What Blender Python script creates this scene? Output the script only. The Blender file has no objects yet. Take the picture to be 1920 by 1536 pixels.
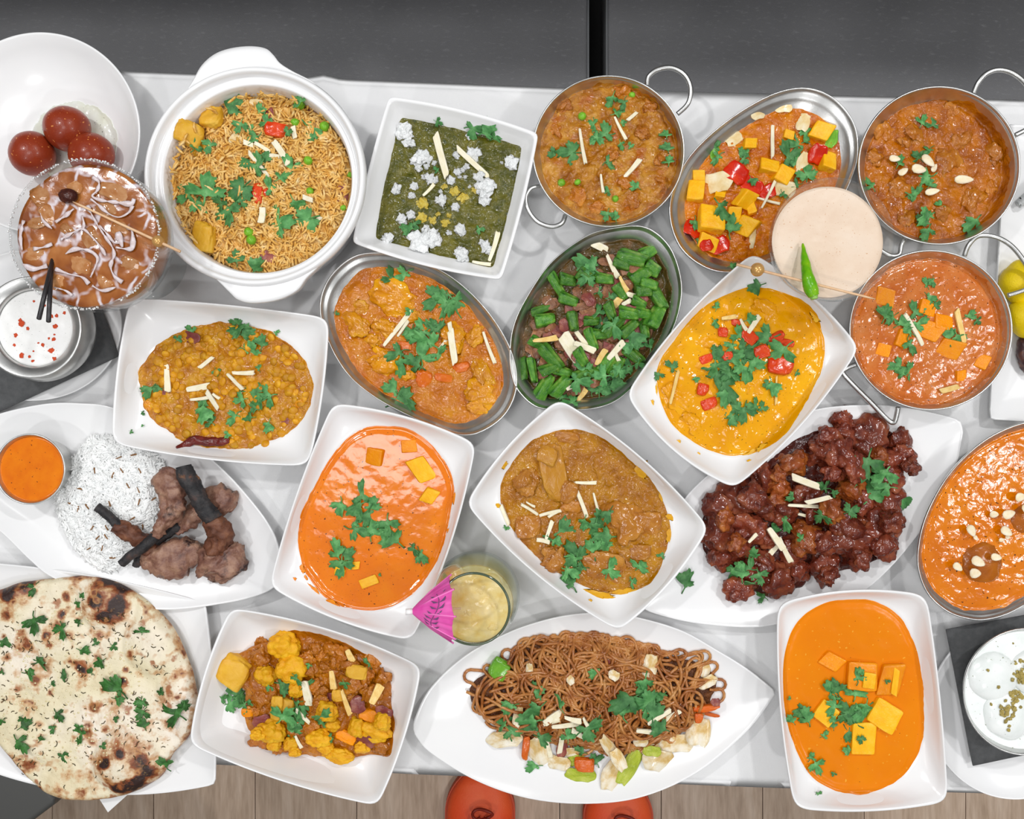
import bpy, bmesh, math, random
import numpy as np
from mathutils import Vector, Matrix, noise
from mathutils.bvhtree import BVHTree

scene = bpy.context.scene
COL = scene.collection
R = random.Random(7)

# ------------------------------------------------------------------ scale
S = 0.00055      # metres per photo pixel on the table top
H = 0.92         # camera height above the table top
TT = 0.75        # table top height above the floor

# ------------------------------------------------------------------ camera
cam_d = bpy.data.cameras.new('camera')
cam = bpy.data.objects.new('camera', cam_d)
COL.objects.link(cam)
cam.location = (0, 0, TT + H)
cam.rotation_euler = (0, 0, 0)
cam_d.sensor_width = 36
cam_d.lens = 36 * (H / S) / 1920
cam_d.clip_start = 0.01
scene.camera = cam

# ------------------------------------------------------------------ light
world = bpy.data.worlds.new('world')
scene.world = world
world.use_nodes = True
bg = world.node_tree.nodes['Background']
bg.inputs[0].default_value = (0.98, 0.99, 1.0, 1)
bg.inputs[1].default_value = 0.45

def area(name, loc, size, size_y, power, shape='RECTANGLE'):
    d = bpy.data.lights.new(name, 'AREA')
    d.shape = shape
    d.size = size
    d.size_y = size_y
    d.energy = power
    o = bpy.data.objects.new(name, d)
    o.location = loc
    COL.objects.link(o)
    return o

ZL = TT + 1.9
area('ceiling_panel_light', (-0.36, -0.02, ZL), 0.5, 0.42, 6.0)
area('ceiling_panel_light', (1.56, -0.05, ZL), 0.5, 0.42, 6.0)
for (x, y, p) in ((-1.05, 0.78, 12.0), (0.85, 0.98, 12.0), (1.55, -0.14, 6.0), (-0.9, -0.84, 4.0), (0.55, -1.5, 8.0)):  # the last one is added to brighten the front floor and the shoes
    area('ceiling_downlight', (x, y, ZL), 0.12, 0.12, p, 'DISK')

vs = scene.view_settings
vs.view_transform = 'Standard'
vs.look = 'None'
vs.exposure = 0.09
vs.gamma = 1.0
vs.use_curve_mapping = False
scene.cycles.use_denoising = True
scene.cycles.max_bounces = 8
scene.cycles.transparent_max_bounces = 12

# ------------------------------------------------------------------ helpers
def U(px, py, h=0.0):
    """photo pixel at height h above the table top -> world point"""
    k = S * (H - h) / H
    return Vector(((px - 960) * k, (768 - py) * k, TT + h))

def lin(c):
    if isinstance(c, str):
        c = c.lstrip('#')
        c = tuple(int(c[i:i + 2], 16) / 255 for i in (0, 2, 4))
    return tuple((v / 12.92 if v <= 0.04045 else ((v + 0.055) / 1.055) ** 2.4) for v in c) + (1.0,)

def thing(name, label, cat, loc, group=None):
    o = bpy.data.objects.new(name, None)
    o.empty_display_size = 0.02
    COL.objects.link(o)
    o.location = loc
    tag(o, label, cat, group)
    return o

def tag(o, label, cat, group=None):
    o['label'] = label
    o['category'] = cat
    if group:
        o['group'] = group
    return o

def wloc(o):
    v = Vector(o.location)
    while o.parent:
        o = o.parent
        v += Vector(o.location)
    return v

def mesh(name, verts, faces, mat, smooth=True):
    m = bpy.data.meshes.new(name)
    m.from_pydata([tuple(v) for v in verts], [], faces)
    if smooth:
        m.polygons.foreach_set('use_smooth', [True] * len(m.polygons))
    if mat:
        m.materials.append(mat)
    m.update()
    return m

def obj(name, verts, faces, mat, parent=None, smooth=True, origin=None, kind=None):
    """verts are in world coordinates"""
    if origin is None:
        origin = wloc(parent) if parent else Vector((sum(v[0] for v in verts) / len(verts),
                                                      sum(v[1] for v in verts) / len(verts),
                                                      min(v[2] for v in verts)))
    origin = Vector(origin)
    m = mesh(name, [Vector(v) - origin for v in verts], faces, mat, smooth)
    o = bpy.data.objects.new(name, m)
    COL.objects.link(o)
    if parent:
        o.parent = parent
        o.location = origin - wloc(parent)
    else:
        o.location = origin
    if kind:
        o['kind'] = kind
    return o

def inst(name, me, parent, loc, rot=None, scale=(1, 1, 1), mat=None):
    """an object that shares mesh ME, at a world location"""
    o = bpy.data.objects.new(name, me)
    COL.objects.link(o)
    if parent:
        o.parent = parent
        loc = Vector(loc) - wloc(parent)
    M = Matrix.Translation(loc) @ (rot.to_4x4() if rot else Matrix.Identity(4)) @ Matrix.Diagonal(Vector((*scale, 1)))
    o.matrix_basis = M
    if mat:
        o.material_slots[0].link = 'OBJECT'
        o.material_slots[0].material = mat
    return o

class MB:
    def __init__(s):
        s.v = []
        s.f = []
    def add(s, v, f):
        b = len(s.v)
        s.v += [Vector(p) for p in v]
        s.f += [tuple(i + b for i in q) for q in f]
    def box(s, a, b):
        x0, y0, z0 = a
        x1, y1, z1 = b
        s.add([(x0, y0, z0), (x1, y0, z0), (x1, y1, z0), (x0, y1, z0), (x0, y0, z1), (x1, y0, z1), (x1, y1, z1), (x0, y1, z1)],
              [(3, 2, 1, 0), (4, 5, 6, 7), (0, 1, 5, 4), (1, 2, 6, 5), (2, 3, 7, 6), (3, 0, 4, 7)])
    def tube(s, path, rad, n=8, cap=True):
        path = [Vector(p) for p in path]
        rads = rad if isinstance(rad, (list, tuple)) else [rad] * len(path)
        up = None
        rings = []
        for i, p in enumerate(path):
            t = (path[min(i + 1, len(path) - 1)] - path[max(i - 1, 0)]).normalized()
            if up is None:
                up = Vector((0, 0, 1)) if abs(t.z) < 0.9 else Vector((1, 0, 0))
            a = t.cross(up)
            if a.length < 1e-6:
                a = t.cross(Vector((0, 1, 0)))
            a.normalize()
            b = a.cross(t).normalized()
            up = b
            rings.append([p + (a * math.cos(2 * math.pi * k / n) + b * math.sin(2 * math.pi * k / n)) * rads[i] for k in range(n)])
        v = [q for r in rings for q in r]
        f = []
        for i in range(len(path) - 1):
            for k in range(n):
                k2 = (k + 1) % n
                f.append((i * n + k, i * n + k2, (i + 1) * n + k2, (i + 1) * n + k))
        if cap:
            f.append(tuple(range(n))[::-1])
            f.append(tuple((len(path) - 1) * n + k for k in range(n)))
        s.add(v, f)
    def obj(s, name, mat, parent=None, **k):
        return obj(name, s.v, s.f, mat, parent, **k)

def spline(pts, n=8, closed=False):
    """Catmull-Rom through points (tuples of any length)"""
    P = [np.array(p, float) for p in pts]
    m = len(P)
    out = []
    rng = range(m) if closed else range(m - 1)
    for i in rng:
        if closed:
            a, b, c, d = P[i - 1], P[i], P[(i + 1) % m], P[(i + 2) % m]
        else:
            a, b, c, d = P[max(i - 1, 0)], P[i], P[i + 1], P[min(i + 2, m - 1)]
        for k in range(n):
            t = k / n
            out.append(0.5 * ((2 * b) + (-a + c) * t + (2 * a - 5 * b + 4 * c - d) * t * t + (-a + 3 * b - 3 * c + d) * t ** 3))
    if not closed:
        out.append(P[-1])
    return [tuple(p) for p in out]

def circ(cx, cy, rx, ry=None, rot=0, n=96):
    ry = ry or rx
    c, s = math.cos(math.radians(rot)), math.sin(math.radians(rot))
    return [(cx + rx * math.cos(a) * c - ry * math.sin(a) * s, cy + rx * math.cos(a) * s + ry * math.sin(a) * c)
            for a in (2 * math.pi * k / n for k in range(n))]

def quad(corners, bulge, r=20, n=60):
    """four corners, sides bowed outwards, corners rounded (pixels)"""
    cx = sum(c[0] for c in corners) / 4
    cy = sum(c[1] for c in corners) / 4
    if not isinstance(bulge, (list, tuple)):
        bulge = [bulge] * 4
    pts = []
    for i in range(4):
        a, b = np.array(corners[i], float), np.array(corners[(i + 1) % 4], float)
        d = b - a
        nrm = np.array((-d[1], d[0])) / np.linalg.norm(d)
        if np.dot(nrm, (a + b) / 2 - np.array((cx, cy))) < 0:
            nrm = -nrm
        for k in range(n):
            t = k / n
            pts.append(a + d * t + nrm * bulge[i] * 4 * t * (1 - t))
    P = np.array(pts)
    # resample evenly, then smooth over about r pixels
    L = np.linalg.norm(np.roll(P, -1, 0) - P, axis=1)
    s = np.concatenate(([0], np.cumsum(L)))
    tot = s[-1]
    m = 360
    q = np.linspace(0, tot, m, endpoint=False)
    Pc = np.vstack((P, P[:1]))
    P = np.stack((np.interp(q, s, Pc[:, 0]), np.interp(q, s, Pc[:, 1])), 1)
    w = max(1, int(r / (tot / m)))
    hw = max(1, w // 2)
    for _ in range(2):
        P = sum(np.roll(P, k, 0) for k in range(-hw, hw + 1)) / (2 * hw + 1)
    return [tuple(p) for p in P]

def zoomed(z, pts):
    ox, oy, sc = z
    return [(ox + p[0] / sc, oy + p[1] / sc) for p in pts]

NT = 224
ANG = np.linspace(0, 2 * math.pi, NT, endpoint=False)

def radial(pts, c):
    """outline (world xy) -> radius for each of the NT angles about c"""
    P = np.array([(p[0] - c[0], p[1] - c[1]) for p in pts])
    a = np.arctan2(P[:, 1], P[:, 0])
    r = np.hypot(P[:, 0], P[:, 1])
    o = np.argsort(a)
    return np.interp(ANG, a[o], r[o], period=2 * math.pi)

def loft(rings, cap_start=True, cap_end=True):
    """rings: list of (r array, z or z array), about a centre; returns verts relative to centre"""
    v, f = [], []
    cs, sn = np.cos(ANG), np.sin(ANG)
    for (r, z) in rings:
        z = np.broadcast_to(z, (NT,))
        for k in range(NT):
            v.append((r[k] * cs[k], r[k] * sn[k], z[k]))
    for i in range(len(rings) - 1):
        for k in range(NT):
            k2 = (k + 1) % NT
            f.append((i * NT + k, i * NT + k2, (i + 1) * NT + k2, (i + 1) * NT + k))
    if cap_start:
        v.append((0, 0, float(np.mean(rings[0][1]))))
        c = len(v) - 1
        for k in range(NT):
            f.append((c, (k + 1) % NT, k))
    if cap_end:
        v.append((0, 0, float(np.mean(rings[-1][1]))))
        c = len(v) - 1
        b = (len(rings) - 1) * NT
        for k in range(NT):
            f.append((c, b + k, b + (k + 1) % NT))
    return v, f

# ------------------------------------------------------------------ materials
MATS = {}

def nodes(name):
    m = bpy.data.materials.new(name)
    m.use_nodes = True
    nt = m.node_tree
    return m, nt, nt.nodes['Principled BSDF']

def setp(p, **k):
    names = {'rough': 'Roughness', 'metal': 'Metallic', 'spec': 'Specular IOR Level', 'sss': 'Subsurface Weight',
             'coat': 'Coat Weight', 'trans': 'Transmission Weight', 'ior': 'IOR', 'coatr': 'Coat Roughness'}
    for a, b in k.items():
        p.inputs[names[a]].default_value = b

def tex(nt, kind, coord, scale, **k):
    t = nt.nodes.new(kind)
    nt.links.new(coord, t.inputs['Vector'])
    t.inputs['Scale'].default_value = scale
    for a, b in k.items():
        t.inputs[a].default_value = b
    return t

def ramp(nt, src, stops, mode='LINEAR'):
    r = nt.nodes.new('ShaderNodeValToRGB')
    r.color_ramp.interpolation = mode
    el = r.color_ramp.elements
    while len(el) < len(stops):
        el.new(0.5)
    for e, (pos, c) in zip(el, stops):
        e.position = pos
        e.color = c if isinstance(c, tuple) and len(c) == 4 else lin(c)
    nt.links.new(src, r.inputs[0])
    return r.outputs[0]

def mix(nt, fac, a, b, kind='MIX'):
    m = nt.nodes.new('ShaderNodeMix')
    m.data_type = 'RGBA'
    m.blend_type = kind
    for s, v in ((0, fac), (6, a), (7, b)):
        if hasattr(v, 'is_output'):
            nt.links.new(v, m.inputs[s])
        else:
            m.inputs[s].default_value = v
    return m.outputs[2]

W4, B4 = (1, 1, 1, 1), (0, 0, 0, 1)

def food(name, cols, scale=60, fine=None, rough=0.35, bump=0.3, bscale=None, bdist=0.001, speck=None, speck2=None,
         vary=0.0, sss=0.0, spec=0.3, coat=0.0, warp=0.0, bdet=3.0):
    """cols: list of colours spread over a noise; lengths are in object units"""
    if name in MATS:
        return MATS[name]
    m, nt, p = nodes(name)
    co = nt.nodes.new('ShaderNodeTexCoord').outputs['Object']
    n1 = tex(nt, 'ShaderNodeTexNoise', co, scale, Detail=4.0, Roughness=0.6, Distortion=warp)
    if bdist > 0.02:
        bdist *= 0.035          # pieces are scaled unit meshes
    coat *= 0.3
    k = len(cols)
    c = ramp(nt, n1.outputs[0], [(0.28 + 0.44 * i / max(1, k - 1), cc) for i, cc in enumerate(cols)])
    if fine:
        n2 = tex(nt, 'ShaderNodeTexNoise', co, fine[0], Detail=3.0)
        c = mix(nt, ramp(nt, n2.outputs[0], [(fine[2], B4), (min(1, fine[2] + 0.12), W4)]), c, lin(fine[1]))
    for sp in (speck, speck2):
        if sp:
            v = tex(nt, 'ShaderNodeTexNoise', co, sp[0], Detail=1.0)
            c = mix(nt, ramp(nt, v.outputs[0], [(sp[2], B4), (min(1, sp[2] + 0.03), W4)]), c, lin(sp[1]))
    if vary:
        oi = nt.nodes.new('ShaderNodeObjectInfo')
        hs = nt.nodes.new('ShaderNodeHueSaturation')
        mr = nt.nodes.new('ShaderNodeMapRange')
        nt.links.new(oi.outputs['Random'], mr.inputs[0])
        mr.inputs[3].default_value = 1 - vary
        mr.inputs[4].default_value = 1 + vary
        nt.links.new(mr.outputs[0], hs.inputs['Value'])
        nt.links.new(c, hs.inputs['Color'])
        c = hs.outputs[0]
    nt.links.new(c, p.inputs['Base Color'])
    setp(p, rough=rough, spec=spec, coat=coat)
    if coat:
        setp(p, coatr=0.08)
    if sss:
        setp(p, sss=sss)
        p.inputs['Subsurface Radius'].default_value = (1.0, 0.5, 0.2)
        p.inputs['Subsurface Scale'].default_value = 0.003
    if bump:
        nb = tex(nt, 'ShaderNodeTexNoise', co, bscale or scale * 6, Detail=bdet, Roughness=0.55, Distortion=0.5)
        b = nt.nodes.new('ShaderNodeBump')
        b.inputs['Strength'].default_value = bump
        b.inputs['Distance'].default_value = bdist
        nt.links.new(nb.outputs[0], b.inputs['Height'])
        nt.links.new(b.outputs[0], p.inputs['Normal'])
    MATS[name] = m
    return m

def plain(name, col, rough=0.4, metal=0.0, spec=0.5, coat=0.0, bump=None, col2=None, nscale=30):
    if name in MATS:
        return MATS[name]
    m, nt, p = nodes(name)
    co = nt.nodes.new('ShaderNodeTexCoord').outputs['Object']
    n1 = tex(nt, 'ShaderNodeTexNoise', co, nscale, Detail=3.0)
    c = ramp(nt, n1.outputs[0], [(0.3, lin(col)), (0.7, lin(col2 or col))])
    nt.links.new(c, p.inputs['Base Color'])
    setp(p, rough=rough, metal=metal, spec=spec, coat=coat)
    if bump:
        nb = tex(nt, 'ShaderNodeTexNoise', co, bump[0], Detail=3.0)
        b = nt.nodes.new('ShaderNodeBump')
        b.inputs['Strength'].default_value = bump[1]
        b.inputs['Distance'].default_value = 0.001
        nt.links.new(nb.outputs[0], b.inputs['Height'])
        nt.links.new(b.outputs[0], p.inputs['Normal'])
    MATS[name] = m
    return m

def glass(name, tint=(0.96, 0.97, 0.97, 1)):
    m = bpy.data.materials.new(name)
    m.use_nodes = True
    nt = m.node_tree
    nt.nodes.remove(nt.nodes['Principled BSDF'])
    out = nt.nodes['Material Output']
    tr = nt.nodes.new('ShaderNodeBsdfTransparent')
    tr.inputs[0].default_value = tint
    gl = nt.nodes.new('ShaderNodeBsdfGlossy')
    gl.inputs['Roughness'].default_value = 0.03
    n = nt.nodes.new('ShaderNodeTexCoord')
    no = tex(nt, 'ShaderNodeTexNoise', n.outputs['Object'], 40)
    b = nt.nodes.new('ShaderNodeBump')
    b.inputs['Strength'].default_value = 0.05
    b.inputs['Distance'].default_value = 0.001
    nt.links.new(no.outputs[0], b.inputs['Height'])
    nt.links.new(b.outputs[0], gl.inputs['Normal'])
    lw = nt.nodes.new('ShaderNodeLayerWeight')
    lw.inputs[0].default_value = 0.5
    pw_ = nt.nodes.new('ShaderNodeMath')
    pw_.operation = 'POWER'
    nt.links.new(lw.outputs['Facing'], pw_.inputs[0])
    pw_.inputs[1].default_value = 4.0
    fr = nt.nodes.new('ShaderNodeMath')
    fr.operation = 'MULTIPLY_ADD'
    nt.links.new(pw_.outputs[0], fr.inputs[0])
    fr.inputs[1].default_value = 0.6
    fr.inputs[2].default_value = 0.035
    mx = nt.nodes.new('ShaderNodeMixShader')
    nt.links.new(fr.outputs[0], mx.inputs[0])
    nt.links.new(tr.outputs[0], mx.inputs[1])
    nt.links.new(gl.outputs[0], mx.inputs[2])
    nt.links.new(mx.outputs[0], out.inputs[0])
    return m

CHINA = plain('white_porcelain', '#eeeeef', rough=0.18, spec=0.5, col2='#f0f0f0')
STEEL = plain('brushed_steel', '#dededc', rough=0.33, metal=1.0, col2='#cacac8', nscale=90, bump=(700, 0.06))
CLOTH = plain('white_tablecloth', '#e9e9ea', rough=0.85, spec=0.2, col2='#ececec', bump=(2500, 0.25))
LEAF = food('coriander_green', ['#2c5630', '#427c42', '#5c9858', '#7eb078'], scale=3.2, rough=0.5, bump=0.6, bscale=7, bdist=0.03, vary=0.28)
GINGER = food('ginger_cream', ['#e6dcb4', '#f2ead0', '#f6f0de'], scale=3, rough=0.4, bump=0.3, bscale=14, bdist=0.05, vary=0.06)
GINGER_Y = food('ginger_sauced', ['#dcae58', '#eccb80', '#f0d9a0'], scale=3, rough=0.35, bump=0.3, bscale=14, bdist=0.05, vary=0.08)
PANEER = food('paneer_yellow', ['#f2a400', '#f8b810', '#fac840'], scale=1.2, fine=(1.1, '#dc7c00', 0.6), rough=0.35, bump=0.3, bscale=9, bdist=0.04, vary=0.06)
PANEER_O = food('paneer_sauced', ['#e27c00', '#ee9000', '#f4a208'], scale=1.0, rough=0.3, bump=0.3, bscale=8, bdist=0.04, vary=0.08)
PEPPER_R = food('red_pepper', ['#b01400', '#cc2000', '#dc3c08'], scale=1.2, rough=0.18, bump=0.2, bscale=5, bdist=0.05, coat=0.4, vary=0.1)
TOMATO = food('tomato_flesh', ['#cc2c08', '#e04412', '#e86428'], scale=1.4, rough=0.2, bump=0.2, bscale=6, bdist=0.05, coat=0.4, vary=0.12)
PEPPER_G = food('green_pepper', ['#4e8a1e', '#6aa62c', '#86ba3c'], scale=1.2, rough=0.2, bump=0.2, bscale=5, bdist=0.05, coat=0.3, vary=0.1)
PEA = food('pea_green', ['#5f9a1c', '#78b42c', '#8cc23c'], scale=1.5, rough=0.25, bump=0.15, bscale=6, bdist=0.05, coat=0.3, vary=0.12)
ONION_W = food('onion_white', ['#d9b26a', '#e6cf9c', '#efe4c6'], scale=1.3, rough=0.28, bump=0.3, bscale=5, bdist=0.05, vary=0.1, coat=0.2)
ONION_P = food('onion_purple', ['#6a2c30', '#8a4640', '#a86a54'], scale=1.3, rough=0.25, bump=0.3, bscale=5, bdist=0.05, vary=0.12, coat=0.2)
POTATO = food('potato_yellow', ['#c88c1a', '#d9a62e', '#e2b94e'], scale=1.0, rough=0.38, bump=0.35, bscale=6, bdist=0.05, vary=0.08)
CAULI = food('cauliflower_turmeric', ['#d68a08', '#e8aa14', '#f0c02a'], scale=1.6, rough=0.4, bump=0.5, bscale=12, bdist=0.05, vary=0.1)
CHICK_Y = food('chicken_turmeric', ['#b86a00', '#d48a00', '#e4a40c'], scale=1.5, rough=0.16, spec=0.45, bump=0.9, bscale=4, bdist=0.05, bdet=2.5, vary=0.12, coat=0.25)
CHICK_B = food('chicken_brown', ['#925210', '#b07020', '#c48834'], scale=1.6, rough=0.16, spec=0.45, bump=0.9, bscale=4, bdist=0.05, bdet=2.5, vary=0.14, coat=0.25)
MASALA = food('masala_lump', ['#9a5000', '#b0660c', '#c47e20'], scale=1.6, rough=0.16, spec=0.45, bump=0.9, bscale=4, bdist=0.05, bdet=2.5, vary=0.15, coat=0.3)
WHITE_CHEESE = food('crumbled_cheese', ['#e6eaea', '#f3f5f5', '#fafafa'], scale=2, rough=0.6, bump=0.8, bscale=8, bdist=0.08)
YELLOW_CHEESE = food('crumbled_cheese_yellow', ['#d2b02c', '#e2c858', '#eadb8a'], scale=2, rough=0.55, bump=0.8, bscale=8, bdist=0.08)
ALMOND = food('almond_flake', ['#ead2a6', '#f2e4c4', '#f6ecd6'], scale=2, rough=0.4, bump=0.2, bscale=8, bdist=0.05, vary=0.05)

# ------------------------------------------------------------------ unit meshes shared by the pieces
def ico(sub):
    bm = bmesh.new()
    bmesh.ops.create_icosphere(bm, subdivisions=sub, radius=1.0)
    v = [x.co.copy() for x in bm.verts]
    f = [tuple(q.index for q in x.verts) for x in bm.faces]
    bm.free()
    return v, f

def blob_mesh(seed, amp=0.28, freq=1.1, sub=3, rough=0.08, flat=0.0):
    v, f = ico(sub)
    off = Vector((seed * 7.3, seed * 3.1, -seed * 5.7))
    out = []
    for p in v:
        d = 1 + amp * noise.noise(p * freq + off) + rough * noise.noise(p * freq * 3.3 + off) + rough * 0.5 * noise.noise(p * freq * 7 + off)
        q = p * d
        if flat:                                   # facets, as of a cut piece
            for ax, lim in ((0, 0.78), (1, 0.74), (2, 0.7)):
                if abs(q[ax]) > lim:
                    q[ax] = math.copysign(lim + (abs(q[ax]) - lim) * (1 - flat), q[ax])
        out.append(q * 0.5)
    return mesh('chunk', out, f, None)

CHUNKS = [blob_mesh(i + 1, 0.6, 1.2, 4, 0.26) for i in range(6)]
CRUMBS = [blob_mesh(i + 61, 0.75, 1.6, 3, 0.45) for i in range(5)]
BALLS = [blob_mesh(i + 81, 0.12, 1.2, 4, 0.07) for i in range(2)]
CUTS = [blob_mesh(i + 21, 0.45, 1.0, 4, 0.16, 0.7) for i in range(5)]

def cauli_mesh(seed):
    v, f = ico(4)
    off = Vector((seed * 4.3, -seed * 2.1, seed * 9.7))
    out = []
    for p in v:
        d1 = noise.voronoi(p * 2.2 + off)[0][0]
        d2 = noise.voronoi(p * 5.5 + off)[0][0]
        out.append(p * (0.5 * (0.95 + 0.32 * noise.noise(p * 0.9 + off) - 0.42 * d1 * d1 - 0.16 * d2 + 0.12)))
    return mesh('floret', out, f, None)

CAULIS = [cauli_mesh(i + 1) for i in range(4)]

def cube_mesh(seed, bev=0.09, amp=0.03, dims=(1, 1, 1)):
    bm = bmesh.new()
    bmesh.ops.create_cube(bm, size=1.0)
    bmesh.ops.bevel(bm, geom=list(bm.edges), offset=bev, segments=2, affect='EDGES', profile=0.6)
    bmesh.ops.subdivide_edges(bm, edges=[e for e in bm.edges if e.calc_length() > 0.4], cuts=3, use_grid_fill=True)
    off = Vector((seed * 3.7, seed * 1.9, seed * 6.1))
    rr = random.Random(seed)
    sk = rr.uniform(-0.14, 0.14), rr.uniform(-0.14, 0.14)
    for x in bm.verts:
        c = x.co
        c += Vector((noise.noise(c * 2.3 + off), noise.noise(c * 2.3 - off), noise.noise(c * 2.3 + off * 2))) * amp
        c.x += sk[0] * c.y
        c.y += sk[1] * c.x
        c.x *= dims[0]
        c.y *= dims[1]
        c.z *= dims[2]
    v = [x.co.copy() for x in bm.verts]
    f = [tuple(q.index for q in x.verts) for x in bm.faces]
    bm.free()
    return mesh('cube', v, f, None)

CUBES = [cube_mesh(i + 1) for i in range(5)]
STICKS = []
for i in range(5):
    rr = random.Random(i + 90)
    me = cube_mesh(i + 40, 0.12, 0.05)
    ta, tb = rr.uniform(0.35, 1.0), rr.uniform(0.75, 1.0)
    cv = rr.uniform(-0.5, 0.5)
    for q in me.vertices:
        t = q.co.x + 0.5
        q.co.y *= ta + (tb - ta) * t
        q.co.y += cv * (q.co.x ** 2) * 2
    STICKS.append(me)

def leaf_mesh(seed):
    rr = random.Random(seed)
    n = 54
    lob = [(90 + rr.uniform(-12, 12), 1.0), (20 + rr.uniform(-20, 14), rr.uniform(0.55, 0.95)), (160 + rr.uniform(-14, 20), rr.uniform(0.55, 0.95))]
    if seed % 3 == 1:
        lob = lob[:2] + [(200, 0.35)]
    if seed % 4 == 3:
        lob += [(-30, 0.6), (215, 0.55)]
    bend = rr.uniform(-0.35, 0.45), rr.uniform(-0.3, 0.3), rr.uniform(0, 6)
    rim = []
    for k in range(n):
        a = 2 * math.pi * k / n
        r = 0.16
        for (c, ln) in lob:
            d = (math.degrees(a) - c + 180) % 360 - 180
            w = 33.0
            if abs(d) < w * 1.6:
                r = max(r, ln * (0.16 + 0.84 * max(0.0, 1 - (abs(d) / (w * 1.25)) ** 2.4)))
        r *= 1 + 0.13 * math.sin(a * 17 + seed) * min(1, r * 1.6)
        rim.append((r * math.cos(a) * 0.5, r * math.sin(a) * 0.5 - 0.12))
    def zz(x, y):
        return bend[0] * (x * x) * 1.2 + bend[1] * y * y + 0.05 * math.sin(7 * x + bend[2]) + 0.05 * math.cos(8 * y + bend[2]) + 0.04 * noise.noise(Vector((x * 6, y * 6, seed)))
    v, f = [], []
    for s in (0.012, -0.012):
        base = len(v)
        v.append((0, -0.12, zz(0, -0.12) + s))
        for q in (0.5, 1.0):
            for (x, y) in rim:
                X, Y = x * q, -0.12 + (y + 0.12) * q
                v.append((X, Y, zz(X, Y) + (s if q < 1 else s * 0.4)))
        for k in range(n):
            k2 = (k + 1) % n
            t = [(base, base + 1 + k, base + 1 + k2), (base + 1 + k, base + 1 + n + k, base + 1 + n + k2, base + 1 + k2)]
            f += t if s > 0 else [x[::-1] for x in t]
    tot = 1 + 2 * n
    for k in range(n):
        k2 = (k + 1) % n
        f.append((1 + n + k, tot + 1 + n + k, tot + 1 + n + k2, 1 + n + k2))
    mb = MB()
    mb.add(v, f)
    mb.tube([(0, -0.12, zz(0, -0.12)), (rr.uniform(-0.05, 0.05), -0.28, zz(0, -0.28) * 0.5), (rr.uniform(-0.12, 0.12), -0.42, 0.0)], 0.022, 5)
    return mesh('leaf', mb.v, mb.f, None)

LEAVES = [leaf_mesh(i + 1) for i in range(8)]

def petal_mesh(seed, curl=0.5, thick=0.1):
    """a curved slab: an onion or pepper piece"""
    rr = random.Random(seed)
    n = 9
    v, f = [], []
    for s in (1, -1):
        for i in range(n):
            for j in range(n):
                x, y = i / (n - 1) - 0.5, j / (n - 1) - 0.5
                w = 1 - 0.35 * abs(y * 2) ** 2
                X = x * w + 0.08 * noise.noise(Vector((x * 3, y * 3, seed)))
                Y = y + 0.08 * noise.noise(Vector((x * 3, y * 3, seed + 9)))
                Z = -curl * X * X * 2 + 0.05 * noise.noise(Vector((x * 4, y * 4, seed * 2))) + s * thick / 2
                v.append((X, Y, Z))
    for s in range(2):
        b = s * n * n
        for i in range(n - 1):
            for j in range(n - 1):
                q = (b + i * n + j, b + (i + 1) * n + j, b + (i + 1) * n + j + 1, b + i * n + j + 1)
                f.append(q if s == 0 else q[::-1])
    edge = [i * n for i in range(n)] + [(n - 1) * n + j for j in range(1, n)] + [i * n + n - 1 for i in range(n - 2, -1, -1)] + [j for j in range(n - 2, 0, -1)]
    for a, b in zip(edge, edge[1:] + edge[:1]):
        f.append((b, a, a + n * n, b + n * n))
    return mesh('petal', v, f, None)

PETALS = [petal_mesh(i + 3) for i in range(4)]

def okra_mesh(seed):
    rr = random.Random(seed)
    n, L = 20, 9
    v, f = [], []
    for i in range(L):
        t = i / (L - 1)
        taper = 1 - 0.25 * t
        for k in range(n):
            a = 2 * math.pi * k / n
            r = 0.5 * taper * (1 + 0.13 * math.cos(5 * a)) * (0.86 if i in (0, L - 1) else 1)
            v.append((t - 0.5 + 0.05 * math.cos(a + seed), r * math.cos(a), r * math.sin(a) + 0.05 * noise.noise(Vector((t * 3, a, seed)))))
    for i in range(L - 1):
        for k in range(n):
            k2 = (k + 1) % n
            f.append((i * n + k, i * n + k2, (i + 1) * n + k2, (i + 1) * n + k))
    for (b, rev, x) in ((0, True, -0.42), ((L - 1) * n, False, 0.42)):
        v.append((x, 0, 0))
        c = len(v) - 1
        for k in range(n):
            k2 = (k + 1) % n
            f.append((c, b + k2, b + k) if rev else (c, b + k, b + k2))
    return mesh('okra', v, f, None)

OKRAS = [okra_mesh(i + 1) for i in range(3)]
v, f = ico(2)
SPHERE = mesh('pea', [p * 0.5 for p in v], f, None)
v, f = ico(2)
LENTIL = mesh('lentil', [Vector((p.x * 0.5, p.y * 0.46, p.z * 0.3 * (1 + 0.1 * p.x))) for p in v], f, None)
v, f = ico(2)
FLAKE = mesh('flake', [Vector((p.x * 0.5 * (1 - 0.25 * p.y * 0), p.y * (0.30 - 0.1 * p.x), p.z * 0.10)) for p in v], f, None)
for me in CRUMBS + BALLS + CHUNKS + CUTS + CAULIS + CUBES + STICKS + LEAVES + PETALS + OKRAS + [SPHERE, LENTIL, FLAKE]:
    me.materials.append(None)

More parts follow.
